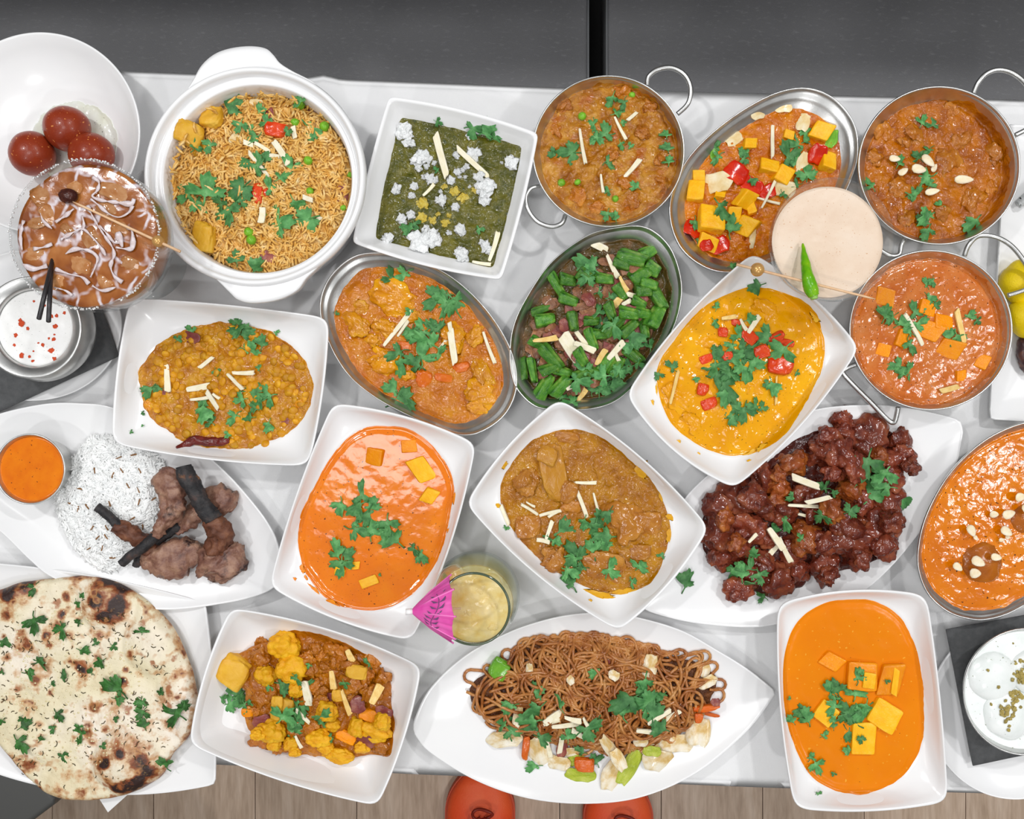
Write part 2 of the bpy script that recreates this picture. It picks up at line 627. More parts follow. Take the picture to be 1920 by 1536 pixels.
# ------------------------------------------------------------------ a dish and what lies in it
class Dish:
    def __init__(s):
        s.bv = []
        s.food = None
        s.seed = 1
    def solid(s, o):
        M = Matrix.Translation(wloc(o)) if not o.parent else (Matrix.Translation(wloc(o.parent)) @ o.matrix_basis)
        me = o.data
        s.bv.append(BVHTree.FromPolygons([M @ q.co for q in me.vertices], [tuple(p.vertices) for p in me.polygons]))
    def drop(s, x, y):
        best = None
        for b in s.bv:
            h = b.ray_cast(Vector((x, y, TT + 0.5)), Vector((0, 0, -1)))
            if h[0] is not None and (best is None or h[0].z > best[0].z):
                best = h
        if best is None:
            return TT, Vector((0, 0, 1))
        n = best[1]
        if n.z < 0:
            n = -n
        return best[0].z, n
    def at(s, px, py):
        h = 0.03
        for _ in range(4):
            p = U(px, py, h)
            z, n = s.drop(p.x, p.y)
            h = z - TT
        p = U(px, py, h)
        p.z = z
        return p, n, S * (H - h) / H

def lean(n, k, yaw, tilt=(0, 0)):
    n = (Vector((0, 0, 1)) * (1 - k) + n * k).normalized()
    q = Vector((0, 0, 1)).rotation_difference(n).to_matrix()
    return q @ Matrix.Rotation(yaw, 3, 'Z') @ Matrix.Rotation(tilt[0], 3, 'X') @ Matrix.Rotation(tilt[1], 3, 'Y')

def profile(kind, hr, hf, hb):
    """rings of a dish: ('R', factor of the rim radius, height) or ('S', 1 at rim .. 0 at food edge, height) or ('F', factor of food radius, height)"""
    if kind == 'plate':
        out = [('R', 0.60, 0.0), ('R', 0.625, 0.0005), ('R', 0.64, 0.004), ('R', 0.74, hr * 0.22), ('R', 0.87, hr * 0.55), ('R', 0.965, hr - 0.006), ('R', 0.992, hr - 0.003), ('R', 1.0, hr - 0.0012), ('R', 0.997, hr), ('R', 0.988, hr + 0.0002), ('R', 0.975, hr - 0.0005)]
        for t in (0.85, 0.7, 0.55, 0.4, 0.25, 0.1, 0.0):
            out.append(('S', t, hf + (hr - 0.0015 - hf) * (0.35 * t + 0.65 * t * t)))
    elif kind == 'platter':
        out = [('R', 0.66, 0.0), ('R', 0.69, 0.0005), ('R', 0.71, 0.003), ('R', 0.85, hr * 0.4), ('R', 0.97, hr - 0.005), ('R', 0.994, hr - 0.003), ('R', 1.0, hr - 0.0012), ('R', 0.997, hr), ('R', 0.99, hr + 0.0002), ('R', 0.98, hr - 0.0005)]
        for t in (0.85, 0.7, 0.5, 0.3, 0.15, 0.0):
            out.append(('S', t, hf + (hr - 0.001 - hf) * (0.6 * t + 0.4 * t * t)))
    elif kind == 'karahi':
        out = [('R', 0.55, 0.0), ('R', 0.6, 0.0005), ('R', 0.75, hr * 0.18), ('R', 0.9, hr * 0.5), ('R', 0.965, hr * 0.85), ('R', 0.972, hr - 0.003), ('R', 0.99, hr - 0.003), ('R', 1.0, hr - 0.0015), ('R', 0.992, hr), ('R', 0.98, hr - 0.0002), ('R', 0.972, hr - 0.0015)]
        for t in (0.8, 0.6, 0.4, 0.2, 0.0):
            out.append(('S', t, hf + (hr - 0.003 - hf) * (t ** 1.3)))
    elif kind == 'oval':
        out = [('R', 0.62, 0.0), ('R', 0.66, 0.0005), ('R', 0.76, hr * 0.25), ('R', 0.86, hr * 0.62), ('R', 0.93, hr - 0.006), ('R', 0.985, hr - 0.004), ('R', 0.997, hr - 0.003), ('R', 1.0, hr - 0.0015), ('R', 0.994, hr), ('R', 0.985, hr), ('R', 0.978, hr - 0.0018)]
        for t, q in ((0.8, 0.80), (0.6, 0.66), (0.5, 0.56), (0.42, 0.44), (0.3, 0.30), (0.15, 0.14), (0.0, 0.0)):
            out.append(('S', t, hf + (hr - 0.002 - hf) * q))
    elif kind == 'square':
        out = [('R', 0.66, 0.0), ('R', 0.69, 0.0005), ('R', 0.70, 0.003), ('R', 0.80, hr * 0.35), ('R', 0.95, hr - 0.008), ('R', 0.992, hr - 0.003), ('R', 1.0, hr - 0.0012), ('R', 0.997, hr), ('R', 0.985, hr + 0.0001), ('R', 0.962, hr - 0.0002), ('R', 0.95, hr - 0.0015)]
        for t in (0.7, 0.55, 0.4, 0.2, 0.0):
            out.append(('S', t, hf + (hr - 0.003 - hf) * t))
    for u in (0.93, 0.8, 0.6, 0.35, 0.12):
        out.append(('F', u, hb + (hf - hb) * u ** 3))
    return out

def dish(name, kind, rim, hr, well, hf, hb, mat, label, cat, group=None, base=0.0, empty=False):
    """rim / well are pixel outlines at heights hr / hf (above the table); base = what it stands on"""
    D = Dish()
    rw = [U(p[0], p[1], hr) for p in rim]
    c = Vector((sum(p.x for p in rw) / len(rw), sum(p.y for p in rw) / len(rw), TT))
    Rr = radial(rw, c)
    fw = [U(p[0], p[1], hf) for p in well]
    Fr = np.minimum(radial(fw, c), Rr * 0.955)
    rings = []
    for (k, a, h) in profile(kind, hr - base, hf - base, hb):
        h = h + base
        if k == 'R':
            rings.append((Rr * a, h))
        elif k == 'S':
            rin = Rr * (0.975 if kind in ('plate', 'karahi', 'oval', 'platter') else 0.95)
            rings.append((Fr + (rin - Fr) * a, h))
        else:
            rings.append((Fr * a, h))
    v, f = loft(rings)
    D.c, D.R, D.F, D.hr, D.hf, D.base = c, Rr, Fr, hr, hf, base
    v = [Vector(q) + c for q in v]
    if empty:
        D.root = thing(name, label, cat, c + Vector((0, 0, base)), group)
        D.o = obj('body', v, f, mat, D.root)
    else:
        D.o = obj(name, v, f, mat, origin=c + Vector((0, 0, base)))
        tag(D.o, label, cat, group)
        D.root = D.o
    D.solid(D.o)
    return D

def serving(D, name, label, cat, seed):
    D.food = thing(name, label, cat, D.c + Vector((0, 0, D.hf - 0.004)))
    D.seed = seed
    D.r = random.Random(seed)
    return D.food

def sauce(D, name, mat, amp=0.0012, freq=120, lump=0.0, lfreq=45, level=0.0, irr=0.02, outline=None, dome=0.0, nr=54, kind=None, grow=1.0, c=None):
    """the surface of a curry: a polar grid that meets the dish at its edge"""
    c = c or D.c
    if outline is not None:
        Fr = radial([U(p[0], p[1], D.hf) for p in outline], c)
    else:
        Fr = D.F * grow
    off = Vector((D.seed * 3.3, D.seed * 1.7, 0))
    cs, sn = np.cos(ANG), np.sin(ANG)
    v, f = [], []
    er = [1 + irr * (noise.noise(Vector((cs[k] * 4, sn[k] * 4, D.seed))) + 0.6 * noise.noise(Vector((cs[k] * 13, sn[k] * 13, D.seed)))) for k in range(NT)]
    rho = [1 - (1 - i / nr) ** 1.15 for i in range(1, nr + 1)]
    z0 = TT + D.hf + level
    dv = D.bv[0]
    def zat(x, y, rh):
        p = Vector((x, y, 0))
        z = z0 + amp * noise.fractal(p * freq + off, 0.8, 2.0, 3) + dome * (1 - rh * rh)
        if lump:
            z += lump * (0.6 - noise.voronoi(p * lfreq + off)[0][0])
        return z
    for i, rh in enumerate(rho):
        for k in range(NT):
            r = Fr[k] * er[k] * rh
            x, y = c.x + r * cs[k], c.y + r * sn[k]
            hit = dv.ray_cast(Vector((x, y, TT + 0.5)), Vector((0, 0, -1)))[0]
            g = hit.z if hit else TT
            if i == nr - 1:
                z = g - 0.0012
            else:
                z = zat(x, y, rh)
                e = (1 - rh) / 0.10
                if e < 1:
                    z = g + 0.0006 + (max(z, g + 0.0006) - g - 0.0006) * math.sin(max(0, e) * math.pi / 2) if not dome else max(g + 0.0006, z - 0.002 * (1 - e))
                z = max(z, g + 0.0005)
            v.append((x, y, z))
    v.append((c.x, c.y, zat(c.x, c.y, 0)))
    for i in range(nr - 1):
        for k in range(NT):
            k2 = (k + 1) % NT
            f.append((i * NT + k, (i + 1) * NT + k, (i + 1) * NT + k2, i * NT + k2))
    cc = len(v) - 1
    for k in range(NT):
        f.append((cc, k, (k + 1) % NT))
    o = obj(name, v, f, mat, D.food, kind=kind)
    D.solid(o)
    D.sauce = o
    return o

def leaves(D, z, items, mat=None, parent='food', name='coriander_leaf', lift=0.0008):
    par = D.food if parent == 'food' else parent
    out = []
    for it in items:
        (px, py), = zoomed(z, [it[:2]])
        p, n, k = D.at(px, py)
        s = it[2] / z[2] * k * 1.12
        yaw = math.radians(-it[3]) if len(it) > 3 else D.r.uniform(0, 6.28)
        sy = s * (it[4] if len(it) > 4 else D.r.uniform(0.85, 1.1))
        rot = lean(n, 0.6, yaw, (D.r.uniform(-0.2, 0.2), D.r.uniform(-0.2, 0.2)))
        out.append(inst(name, LEAVES[D.r.randrange(8)], par, p + Vector((0, 0, lift + D.r.uniform(0, 0.0016) + 0.03 * s)), rot, (s * 1.25, sy * 1.25, s), mat or LEAF))
    return out

def sticks(D, z, items, mat=None, name='ginger_strip', w=30, lift=0.001):
    for it in items:
        (px, py), = zoomed(z, [it[:2]])
        p, n, k = D.at(px, py)
        L = it[2] / z[2] * k
        ww = (it[4] if len(it) > 4 else w) / z[2] * k
        rot = lean(n, 0.35, math.radians(-it[3]), (D.r.uniform(-0.15, 0.15), D.r.uniform(-0.08, 0.08)))
        inst(name, STICKS[D.r.randrange(5)], D.food, p + Vector((0, 0, lift + 0.2 * min(ww, 0.004))), rot, (L, ww, min(ww * 0.7, 0.0028)), mat or GINGER)

def pieces(D, z, name, items, meshes, mat, up=0.5, tall=0.7, bvh=True, tiltr=0.25):
    """items: (x, y, d) or (x, y, dx, dy, ang)"""
    for it in items:
        (px, py), = zoomed(z, [it[:2]])
        p, n, k = D.at(px, py)
        if name == 'sauce_smear' and p.z < TT + 0.02:
            continue
        dx = it[2] / z[2] * k
        dy = it[3] / z[2] * k if len(it) > 3 else dx * D.r.uniform(0.82, 1.05)
        ang = math.radians(-it[4]) if len(it) > 4 else D.r.uniform(0, 6.28)
        hz = tall * min(dx, dy)
        rot = lean(n, 0.3, ang, (D.r.uniform(-tiltr, tiltr), D.r.uniform(-tiltr, tiltr)))
        o = inst(name, D.r.choice(meshes), D.food, p + Vector((0, 0, hz * (up - 0.5))), rot, (dx, dy, hz), mat)
        if bvh:
            D.solid(o)

def grains(D, name, outline, n, mat, length=0.0085, width=0.0009, seed=3, spread=0.0012, steep=0.5):
    """a heap of single rice grains joined into one part: nobody could count them"""
    rr = random.Random(seed)
    P = np.array(outline)
    x0, y0, x1, y1 = P[:, 0].min(), P[:, 1].min(), P[:, 0].max(), P[:, 1].max()
    def inside(x, y):
        r = False
        j = len(P) - 1
        for i in range(len(P)):
            if (P[i, 1] > y) != (P[j, 1] > y) and x < (P[j, 0] - P[i, 0]) * (y - P[i, 1]) / (P[j, 1] - P[i, 1]) + P[i, 0]:
                r = not r
            j = i
        return r
    mb = MB()
    prof = [(-0.5, 0.35), (-0.36, 0.85), (0.0, 1.0), (0.36, 0.8), (0.5, 0.3)]
    cnt = 0
    while cnt < n:
        x, y = rr.uniform(x0, x1), rr.uniform(y0, y1)
        if not inside(x, y):
            continue
        cnt += 1
        p, nn, k = D.at(x, y)
        L = length * rr.uniform(0.75, 1.15)
        w = width * rr.uniform(0.85, 1.15)
        bend = rr.uniform(-0.12, 0.12) * L
        rot = lean(nn, 0.8, rr.uniform(0, 6.28), (0, rr.gauss(0, steep * 0.5)))
        base = p + Vector((0, 0, rr.uniform(-0.2, 1.0) * spread + w * 0.4))
        path = [base + rot @ Vector((t * L, bend * (1 - 4 * t * t), 0)) for t, _ in prof]
        mb.tube(path, [w * q for _, q in prof], 5)
    return mb.obj(name, mat, D.food, kind='stuff')

# ================================================================== the setting
def struct(o, label=None):
    o['kind'] = 'structure'
    return o

# floor of laminate planks, grain along the picture's vertical
def wood():
    m, nt, p = nodes('laminate_floor')
    tc = nt.nodes.new('ShaderNodeTexCoord')
    mp = nt.nodes.new('ShaderNodeMapping')
    mp.inputs['Scale'].default_value = (1, 0.12, 1)
    nt.links.new(tc.outputs['Object'], mp.inputs[0])
    n1 = tex(nt, 'ShaderNodeTexNoise', mp.outputs[0], 28, Detail=6.0, Roughness=0.65, Distortion=0.6)
    n2 = tex(nt, 'ShaderNodeTexNoise', mp.outputs[0], 160, Detail=3.0)
    c = ramp(nt, n1.outputs[0], [(0.3, '#a58c76'), (0.5, '#c4aa93'), (0.7, '#d8c2ae')])
    c = mix(nt, 0.25, c, ramp(nt, n2.outputs[0], [(0.35, '#907a66'), (0.65, '#d8c4b0')]))
    oi = nt.nodes.new('ShaderNodeObjectInfo')
    hs = nt.nodes.new('ShaderNodeHueSaturation')
    mr = nt.nodes.new('ShaderNodeMapRange')
    nt.links.new(oi.outputs['Random'], mr.inputs[0])
    mr.inputs[3].default_value, mr.inputs[4].default_value = 0.86, 1.12
    nt.links.new(mr.outputs[0], hs.inputs['Value'])
    nt.links.new(c, hs.inputs['Color'])
    nt.links.new(hs.outputs[0], p.inputs['Base Color'])
    setp(p, rough=0.45)
    return m
WOOD = wood()
mb = MB()
mb.box((-2.4, -2.4, -0.05), (2.4, 2.4, -0.012))
floor = struct(mb.obj('floor', plain('subfloor', '#3a3028', rough=0.9), smooth=False, origin=(0, 0, 0)))
pw, x, i = 0.19, -2.38, 0
pm = None
while x < 2.3:
    for (y0, y1) in ((-2.4 + (i % 3) * 0.4, -1.2 + (i % 3) * 0.4 - 0.002), (-1.2 + (i % 3) * 0.4, 1.0), (1.002, 2.4)):
        if x + pw < -1.3 or x > 1.3 or y1 < -2.4:
            continue
        q = MB()
        q.box((x, y0, -0.012), (x + pw - 0.0015, y1, 0.0))
        q.obj('plank', WOOD, floor, smooth=False, origin=(x, y0, 0))
    x += pw
    i += 1

# dark walls of the dining room
WALL = plain('painted_wall', '#8e8c88', rough=0.8)
for nm, a, b in (('wall_left', (-2.4, -2.4, 0), (-2.35, 2.4, 2.7)), ('wall_right', (2.35, -2.4, 0), (2.4, 2.4, 2.7)),
                 ('wall_back', (-2.4, 2.35, 0), (2.4, 2.4, 2.7)), ('wall_front', (-2.4, -2.4, 0), (2.4, -2.35, 2.7))):
    q = MB()
    q.box(a, b)
    struct(q.obj(nm, WALL, smooth=False))

# ---- table under a white cloth
def edge_pt(px, py, h=0.0):
    return U(px, py, h)
def ytop(x):
    y = float(np.interp(x, [-400, 220, 590, 1050, 1300, 1920, 2300], [112, 130, 143.5, 162, 170, 185, 194]))
    return y - 6.5 * math.exp(-((x - 606) / 20) ** 2)
def ybot(x):
    return float(np.interp(x, [-400, 385, 770, 1453, 1765, 2300], [1398, 1435, 1454, 1480, 1488, 1503]))
XL, XR = -160, 2090
mb = MB()
nx, ny = 150, 60
cols = []
for i in range(nx + 1):
    px = XL + (XR - XL) * i / nx
    a, b = U(px, ytop(px)), U(px, ybot(px))
    col = []
    # hanging drop at the back
    for d in (0.22, 0.15, 0.08, 0.03, 0.008, 0.002):
        w = 0.004 + 0.012 * (d / 0.22) * (0.6 + 0.8 * noise.noise(Vector((px * 0.012, d * 2, 3)))) if d > 0.004 else 0.0
        ins = 0.0 if d > 0.004 else 0.001
        col.append(Vector((a.x, a.y - 0.006 - w, TT - d)))
    for j in range(ny + 1):
        t = j / ny
        p = a.lerp(b, t)
        e = min(t, 1 - t) * (a - b).length
        z = TT - 0.0012 - 0.002 * math.exp(-e / 0.004) + 0.0009 * noise.noise(Vector((p.x * 7, p.y * 7, 0)))
        col.append(Vector((p.x, p.y, min(z, TT - 0.0003))))
    for d in (0.002, 0.008, 0.03, 0.08, 0.15, 0.22):
        w = 0.004 + 0.012 * (d / 0.22) * (0.6 + 0.8 * noise.noise(Vector((px * 0.012, d * 2, 8)))) if d > 0.004 else 0.0
        col.append(Vector((b.x, b.y + 0.006 + w, TT - d)))
    cols.append(col)
m = len(cols[0])
v = [q for c in cols for q in c]
f = [(i * m + j, (i + 1) * m + j, (i + 1) * m + j + 1, i * m + j + 1) for i in range(nx) for j in range(m - 1)]
f = [q[::-1] for q in f]
cloth = obj('tablecloth', v, f, CLOTH, origin=(0, 0, TT))
tag(cloth, 'long white tablecloth spread under all the dishes', 'tablecloth')
t = thing('dining_table', 'long dining table hidden under the white tablecloth', 'table', (0, -0.01, 0))
DARK = plain('dark_metal', '#2a2a2b', rough=0.5, metal=0.4)
mb = MB()
a, b = U(XL + 20, ytop(0) + 70), U(XR - 20, ybot(1900) - 110)
mb.box((a.x, b.y, TT - 0.035), (b.x, a.y, TT - 0.006))
mb.obj('tabletop', plain('table_wood', '#5a4434', rough=0.5), t, smooth=False)
for sx in (-0.38, 0.38):
    q = MB()
    q.tube([(sx, 0, 0.02), (sx, 0, TT - 0.035)], 0.035, 20)
    q.obj('pedestal', DARK, t)
    q = MB()
    q.box((sx - 0.2, -0.2, 0.0), (sx + 0.2, 0.2, 0.02))
    q.obj('foot_plate', DARK, t, smooth=False)

# ---- banquette: two dark vinyl seat pads with a gap, and a back
def vinyl():
    m, nt, p = nodes('charcoal_vinyl')
    tc = nt.nodes.new('ShaderNodeTexCoord')
    mp = nt.nodes.new('ShaderNodeMapping')
    mp.inputs['Rotation'].default_value = (0, 0, 0.35)
    mp.inputs['Scale'].default_value = (0.6, 1.6, 1)
    nt.links.new(tc.outputs['Object'], mp.inputs[0])
    n1 = tex(nt, 'ShaderNodeTexNoise', mp.outputs[0], 150, Detail=4.0, Roughness=0.7)
    n2 = tex(nt, 'ShaderNodeTexNoise', tc.outputs['Object'], 5, Detail=2.0)
    base = ramp(nt, n2.outputs[0], [(0.3, '#5c5c5e'), (0.7, '#6a6a6c')])
    c = mix(nt, ramp(nt, n1.outputs[0], [(0.56, B4), (0.85, W4)]), base, lin('#848486'))
    nt.links.new(c, p.inputs['Base Color'])
    setp(p, rough=0.5)
    nb = tex(nt, 'ShaderNodeTexNoise', tc.outputs['Object'], 900, Detail=2.0)
    b = nt.nodes.new('ShaderNodeBump')
    b.inputs['Strength'].default_value = 0.25
    b.inputs['Distance'].default_value = 0.001
    nt.links.new(nb.outputs[0], b.inputs['Height'])
    nt.links.new(b.outputs[0], p.inputs['Normal'])
    return m
VINYL = vinyl()

def rbox(a, b, bev, seg=3):
    bm = bmesh.new()
    bmesh.ops.create_cube(bm, size=1.0)
    for q in bm.verts:
        q.co = Vector([(a[i] + b[i]) / 2 + q.co[i] * (b[i] - a[i]) for i in range(3)])
    bmesh.ops.bevel(bm, geom=list(bm.edges), offset=bev, segments=seg, affect='EDGES', profile=0.5)
    bm.normal_update()
    v = [q.co.copy() for q in bm.verts]
    f = [tuple(q.index for q in x.verts) for x in bm.faces]
    bm.free()
    return v, f

hs = -0.29
gl, gr = U(1103, 60, hs).x, U(1138, 60, hs).x
yb, yf = 0.605, 0.21
t = thing('banquette', 'charcoal vinyl banquette seat with a dark gap between its two pads, behind the table', 'bench', (0, 0.5, 0))
for (x0, x1) in ((-1.25, gl), (gr, 1.25)):
    v, f = rbox((x0, yf, TT + hs - 0.09), (x1, yb, TT + hs), 0.006)
    obj('seat_pad', v, f, VINYL, t)
    v, f = rbox((x0, yb + 0.005, TT + hs - 0.02), (x1, yb + 0.10, TT + 0.38), 0.015)  # back is out of view, set close and tall to shade the seat
    obj('back_pad', v, f, VINYL, t)
    q = MB()
    e = x1 if x0 < 0 and x1 < 1 else x0
    q.tube([(e, yf + 0.01, TT + hs - 0.002), (e, yb - 0.005, TT + hs - 0.002)], 0.0016, 6)
    q.obj('piping', plain('grey_piping', '#7c7e80', rough=0.45), t)
q = MB()
q.box((-1.25, yf + 0.02, 0), (1.25, yb + 0.09, TT + hs - 0.092))
q.obj('plinth', plain('black_plinth', '#0c0c0d', rough=0.7), t, smooth=False)

# ---- chair corner at the lower left, on the floor beyond the table
t = thing('dining_chair', 'dark grey padded chair seat with a rounded corner, on the floor below the garlic naan', 'chair', (-0.78, -0.72, 0))
hc = -0.30
rc = Matrix.Translation(U(118, 1505, hc)) @ Matrix.Rotation(math.radians(-53), 4, 'Z')
v, f = rbox((-0.42, -0.42, -0.05), (0.0, 0.0, 0.0), 0.012)
def rc_round(p):
    r = 0.03
    q = Vector(p)
    for sx in (0, -0.42):
        for sy in (0, -0.42):
            cx, cy = (sx - r if sx == 0 else sx + r), (sy - r if sy == 0 else sy + r)
            if (q.x - cx) * (1 if sx == 0 else -1) > 0 and (q.y - cy) * (1 if sy == 0 else -1) > 0:
                d = Vector((q.x - cx, q.y - cy))
                if d.length > r:
                    d *= r / d.length
                q.x, q.y = cx + d.x, cy + d.y
    return q
obj('seat', [rc @ rc_round(p) for p in v], f, plain('chair_vinyl', '#4d4d4b', rough=0.5), t)
for (lx, ly) in ((-0.04, -0.04), (-0.38, -0.04), (-0.04, -0.38), (-0.38, -0.38)):
    p = rc @ Vector((lx, ly, -0.05))
    q = MB()
    q.tube([(p.x, p.y, 0), (p.x, p.y, p.z)], 0.014, 10)
    q.obj('leg', DARK, t)
v, f = rbox((-0.43, -0.42, 0.01), (-0.40, 0.0, 0.42), 0.01)
obj('backrest', [rc @ Vector(p) for p in v], f, plain('chair_vinyl', '#4d4d4b', rough=0.5), t)

# ---- the shoes of whoever stands at the table
SHOE = food('orange_shoe_fabric', ['#ee4a1e', '#fa5a2c', '#ff6e3c'], scale=9, rough=0.42, bump=0.4, bscale=300)
SHOE_D = plain('shoe_dark_orange', '#8c2410', rough=0.5)
def shoe(cx, tip, label):
    hz = -TT + 0.05
    p0 = U(cx, tip, hz)
    L, Wd = 0.27, 0.062
    t = thing('shoe', label, 'shoe', (p0.x, p0.y - L / 2, 0), 'pair of orange shoes')
    v, f = [], []
    n, m = 28, 22
    for i in range(n + 1):
        u = i / n
        w = Wd * (math.sin(min(1, u * 3.2) * math.pi / 2) ** 0.6) * (1 - 0.22 * max(0, (u - 0.45)) - 0.9 * max(0, u - 0.9))
        w = max(w, 0.002)
        hgt = 0.028 + 0.05 * min(1, u * 1.5) ** 0.8 + 0.02 * max(0, u - 0.6)
        if u < 0.05:
            hgt *= u / 0.05 * 0.6 + 0.4
        for k in range(m):
            a = math.pi * k / (m - 1)
            x = math.cos(a) * w
            z = 0.018 + max(0, math.sin(a)) ** 0.8 * (hgt - 0.018)
            v.append((p0.x + x, p0.y - u * L, z))
    for i in range(n):
        for k in range(m - 1):
            f.append((i * m + k, i * m + k + 1, (i + 1) * m + k + 1, (i + 1) * m + k))
    obj('upper', v, f, SHOE, t)
    out = [(p0.x + v[i * m][0] - p0.x, v[i * m][1]) for i in range(n + 1)] + [(v[i * m + m - 1][0], v[i * m][1]) for i in range(n, -1, -1)]
    mbs = MB()
    k = len(out)
    sv = [(x + 0.003 * (1 if x > p0.x else -1), y, 0.0) for x, y in out] + [(x + 0.003 * (1 if x > p0.x else -1), y, 0.02) for x, y in out]
    mbs.add(sv, [tuple(range(k))[::-1], tuple(range(k, 2 * k))] + [(i, (i + 1) % k, k + (i + 1) % k, k + i) for i in range(k)])
    mbs.obj('sole', plain('shoe_sole', '#c8502e', rough=0.6), t, smooth=False)
    q = MB()                                     # lace loop over the instep
    yb2 = p0.y - 0.068
    q.tube([(p0.x + 0.018 * math.cos(a) + 0.006, yb2 + 0.009 * math.sin(a), 0.066 + 0.004 * math.sin(a * 2)) for a in (2 * math.pi * i / 18 for i in range(19))], 0.003, 6)
    q.tube([(p0.x - 0.03, yb2 - 0.045, 0.072), (p0.x - 0.012, yb2 - 0.012, 0.07), (p0.x + 0.002, yb2 - 0.004, 0.068)], 0.0026, 6)
    q.tube([(p0.x + 0.03, yb2 - 0.045, 0.076), (p0.x + 0.018, yb2 - 0.012, 0.07), (p0.x + 0.008, yb2 - 0.004, 0.068)], 0.0026, 6)
    q.obj('laces', SHOE_D, t)
    return t
shoe(899, 1450, 'orange shoe on the wooden floor, the left one below the noodle platter')
shoe(1163, 1462, 'orange shoe on the wooden floor, the right one below the noodle platter')
# ================================================================== dishes and food
# ------------------------------------------------ platters first (lowest)
# rice and lamb platter
zl = (0, 750, 3.556)
rim = spline([(-150, 860), (-60, 800), (0, 775), (84, 757), (150, 756), (211, 764), (320, 806), (408, 871), (478, 947), (515, 1003), (527, 1052), (521, 1093), (490, 1115),
              (422, 1132), (309, 1144), (210, 1130), (101, 1085), (56, 1051), (0, 997), (-80, 935)], 6, True)
lamb = dish('leaf_platter', 'platter', rim, 0.021, [(230 + (x - 230) * 0.70, 955 + (y - 955) * 0.64) for x, y in rim], 0.009, 0.006, CHINA,
            'white leaf-shaped platter holding the plain rice and lamb chops', 'platter')

# naan plate
rim = quad([(-130, 1050), (385, 1130), (404, 1472), (-40, 1440)], [18, 8, 34, 10], 10)
naanp = dish('square_plate', 'platter', rim, 0.018, quad([(-90, 1110), (340, 1160), (350, 1430), (-20, 1400)], 10, 40), 0.010, 0.006, CHINA,
             'white square plate under the garlic naan, its corner over the table edge', 'plate')

# dark sauced chicken platter
rim = spline([(1805, 800), (1806, 815), (1788, 889), (1730, 992), (1642, 1092), (1560, 1142), (1458, 1171), (1394, 1177), (1297, 1168), (1230, 1152), (1204, 1140), (1206, 1128), (1245, 1000),
              (1287, 931), (1340, 880), (1430, 806), (1523, 769), (1620, 759), (1700, 764), (1790, 784)], 6, True)
manch = dish('leaf_platter', 'platter', rim, 0.020, [(1520 + (x - 1520) * 0.70, 965 + (y - 965) * 0.70) for x, y in rim], 0.009, 0.006, CHINA,
             'white leaf-shaped platter under the dark glazed chicken pieces', 'platter')

# noodle platter
rim = spline([(1452, 1296), (1449, 1310), (1399, 1374), (1309, 1449), (1201, 1496), (1093, 1508), (986, 1497), (889, 1463), (806, 1412), (779, 1381), (774, 1368), (778, 1345), (806, 1291), (870, 1231),
              (950, 1187), (1020, 1163), (1083, 1151), (1140, 1150), (1201, 1159), (1280, 1183), (1345, 1219), (1400, 1253), (1440, 1284)], 6, True)
noodp = dish('leaf_platter', 'platter', rim, 0.020, [(1110 + (x - 1110) * 0.72, 1325 + (y - 1325) * 0.70) for x, y in rim], 0.009, 0.006, CHINA,
             'white pointed leaf platter under the fried noodles', 'platter')

# rasmalai saucer, right rectangular plate, raita saucer
ras = dish('round_plate', 'platter', circ(1905, 1334, 164, 166), 0.016, circ(1905, 1334, 118, 120), 0.008, 0.006, CHINA,
           'white round saucer with the grey napkin in the lower right corner', 'plate')
lemp = dish('rectangular_plate', 'platter', quad([(1888, 232), (2060, 240), (2040, 796), (1856, 787)], 1, 8), 0.016,
            quad([(1905, 260), (2030, 265), (2015, 760), (1876, 752)], 0, 12), 0.011, 0.008, CHINA,
            'white rectangular plate with lemon at the right edge', 'plate')
rait = dish('round_plate', 'platter', circ(60, 610, 168, 142, 0), 0.014, circ(60, 610, 118, 100), 0.007, 0.005, CHINA,
            'white saucer with the charcoal napkin under the steel pot of raita', 'plate')

# napkins
NAPK = plain('charcoal_paper_napkin', '#545556', rough=0.9, spec=0.2, col2='#606162', nscale=200, bump=(1500, 0.5))
def napkin(name, pts, h, label):
    """a folded paper square, two plies"""
    c = sum((U(x, y, h) for x, y in pts), Vector()) / len(pts)
    v, f = [], []
    n = 14
    P = [U(x, y, h) for x, y in pts]
    for s in (0.0016, 0.0):
        for i in range(n + 1):
            for j in range(n + 1):
                a = P[0].lerp(P[1], i / n)
                b = P[3].lerp(P[2], i / n)
                q = a.lerp(b, j / n)
                v.append(q + Vector((0, 0, s + 0.0006 * noise.noise(q * 40))))
    k = (n + 1) ** 2
    for s in range(2):
        for i in range(n):
            for j in range(n):
                q = tuple(s * k + t for t in (i * (n + 1) + j, (i + 1) * (n + 1) + j, (i + 1) * (n + 1) + j + 1, i * (n + 1) + j + 1))
                f.append(q[::-1] if s == 0 else q)
    e = [i * (n + 1) for i in range(n + 1)] + [n * (n + 1) + j for j in range(1, n + 1)] + [i * (n + 1) + n for i in range(n - 1, -1, -1)] + list(range(n - 1, 0, -1))
    for a, b in zip(e, e[1:] + e[:1]):
        f.append((a, b, b + k, a + k))
    o = obj(name, v, f, NAPK)
    tag(o, label, 'napkin')
    return o
napkin('paper_napkin', [(1773, 1180), (1990, 1140), (2040, 1390), (1823, 1435)], 0.0165, 'charcoal paper napkin under the steel bowl of rasmalai, lower right')
napkin('paper_napkin', [(-90, 545), (185, 560), (224, 668), (-20, 782)], 0.0145, 'charcoal paper napkin under the steel pot of raita at the left edge')
mb = MB()
P = [U(150, 1440, 0.017), U(262, 1470, 0.017), U(203, 1523, 0.006)]
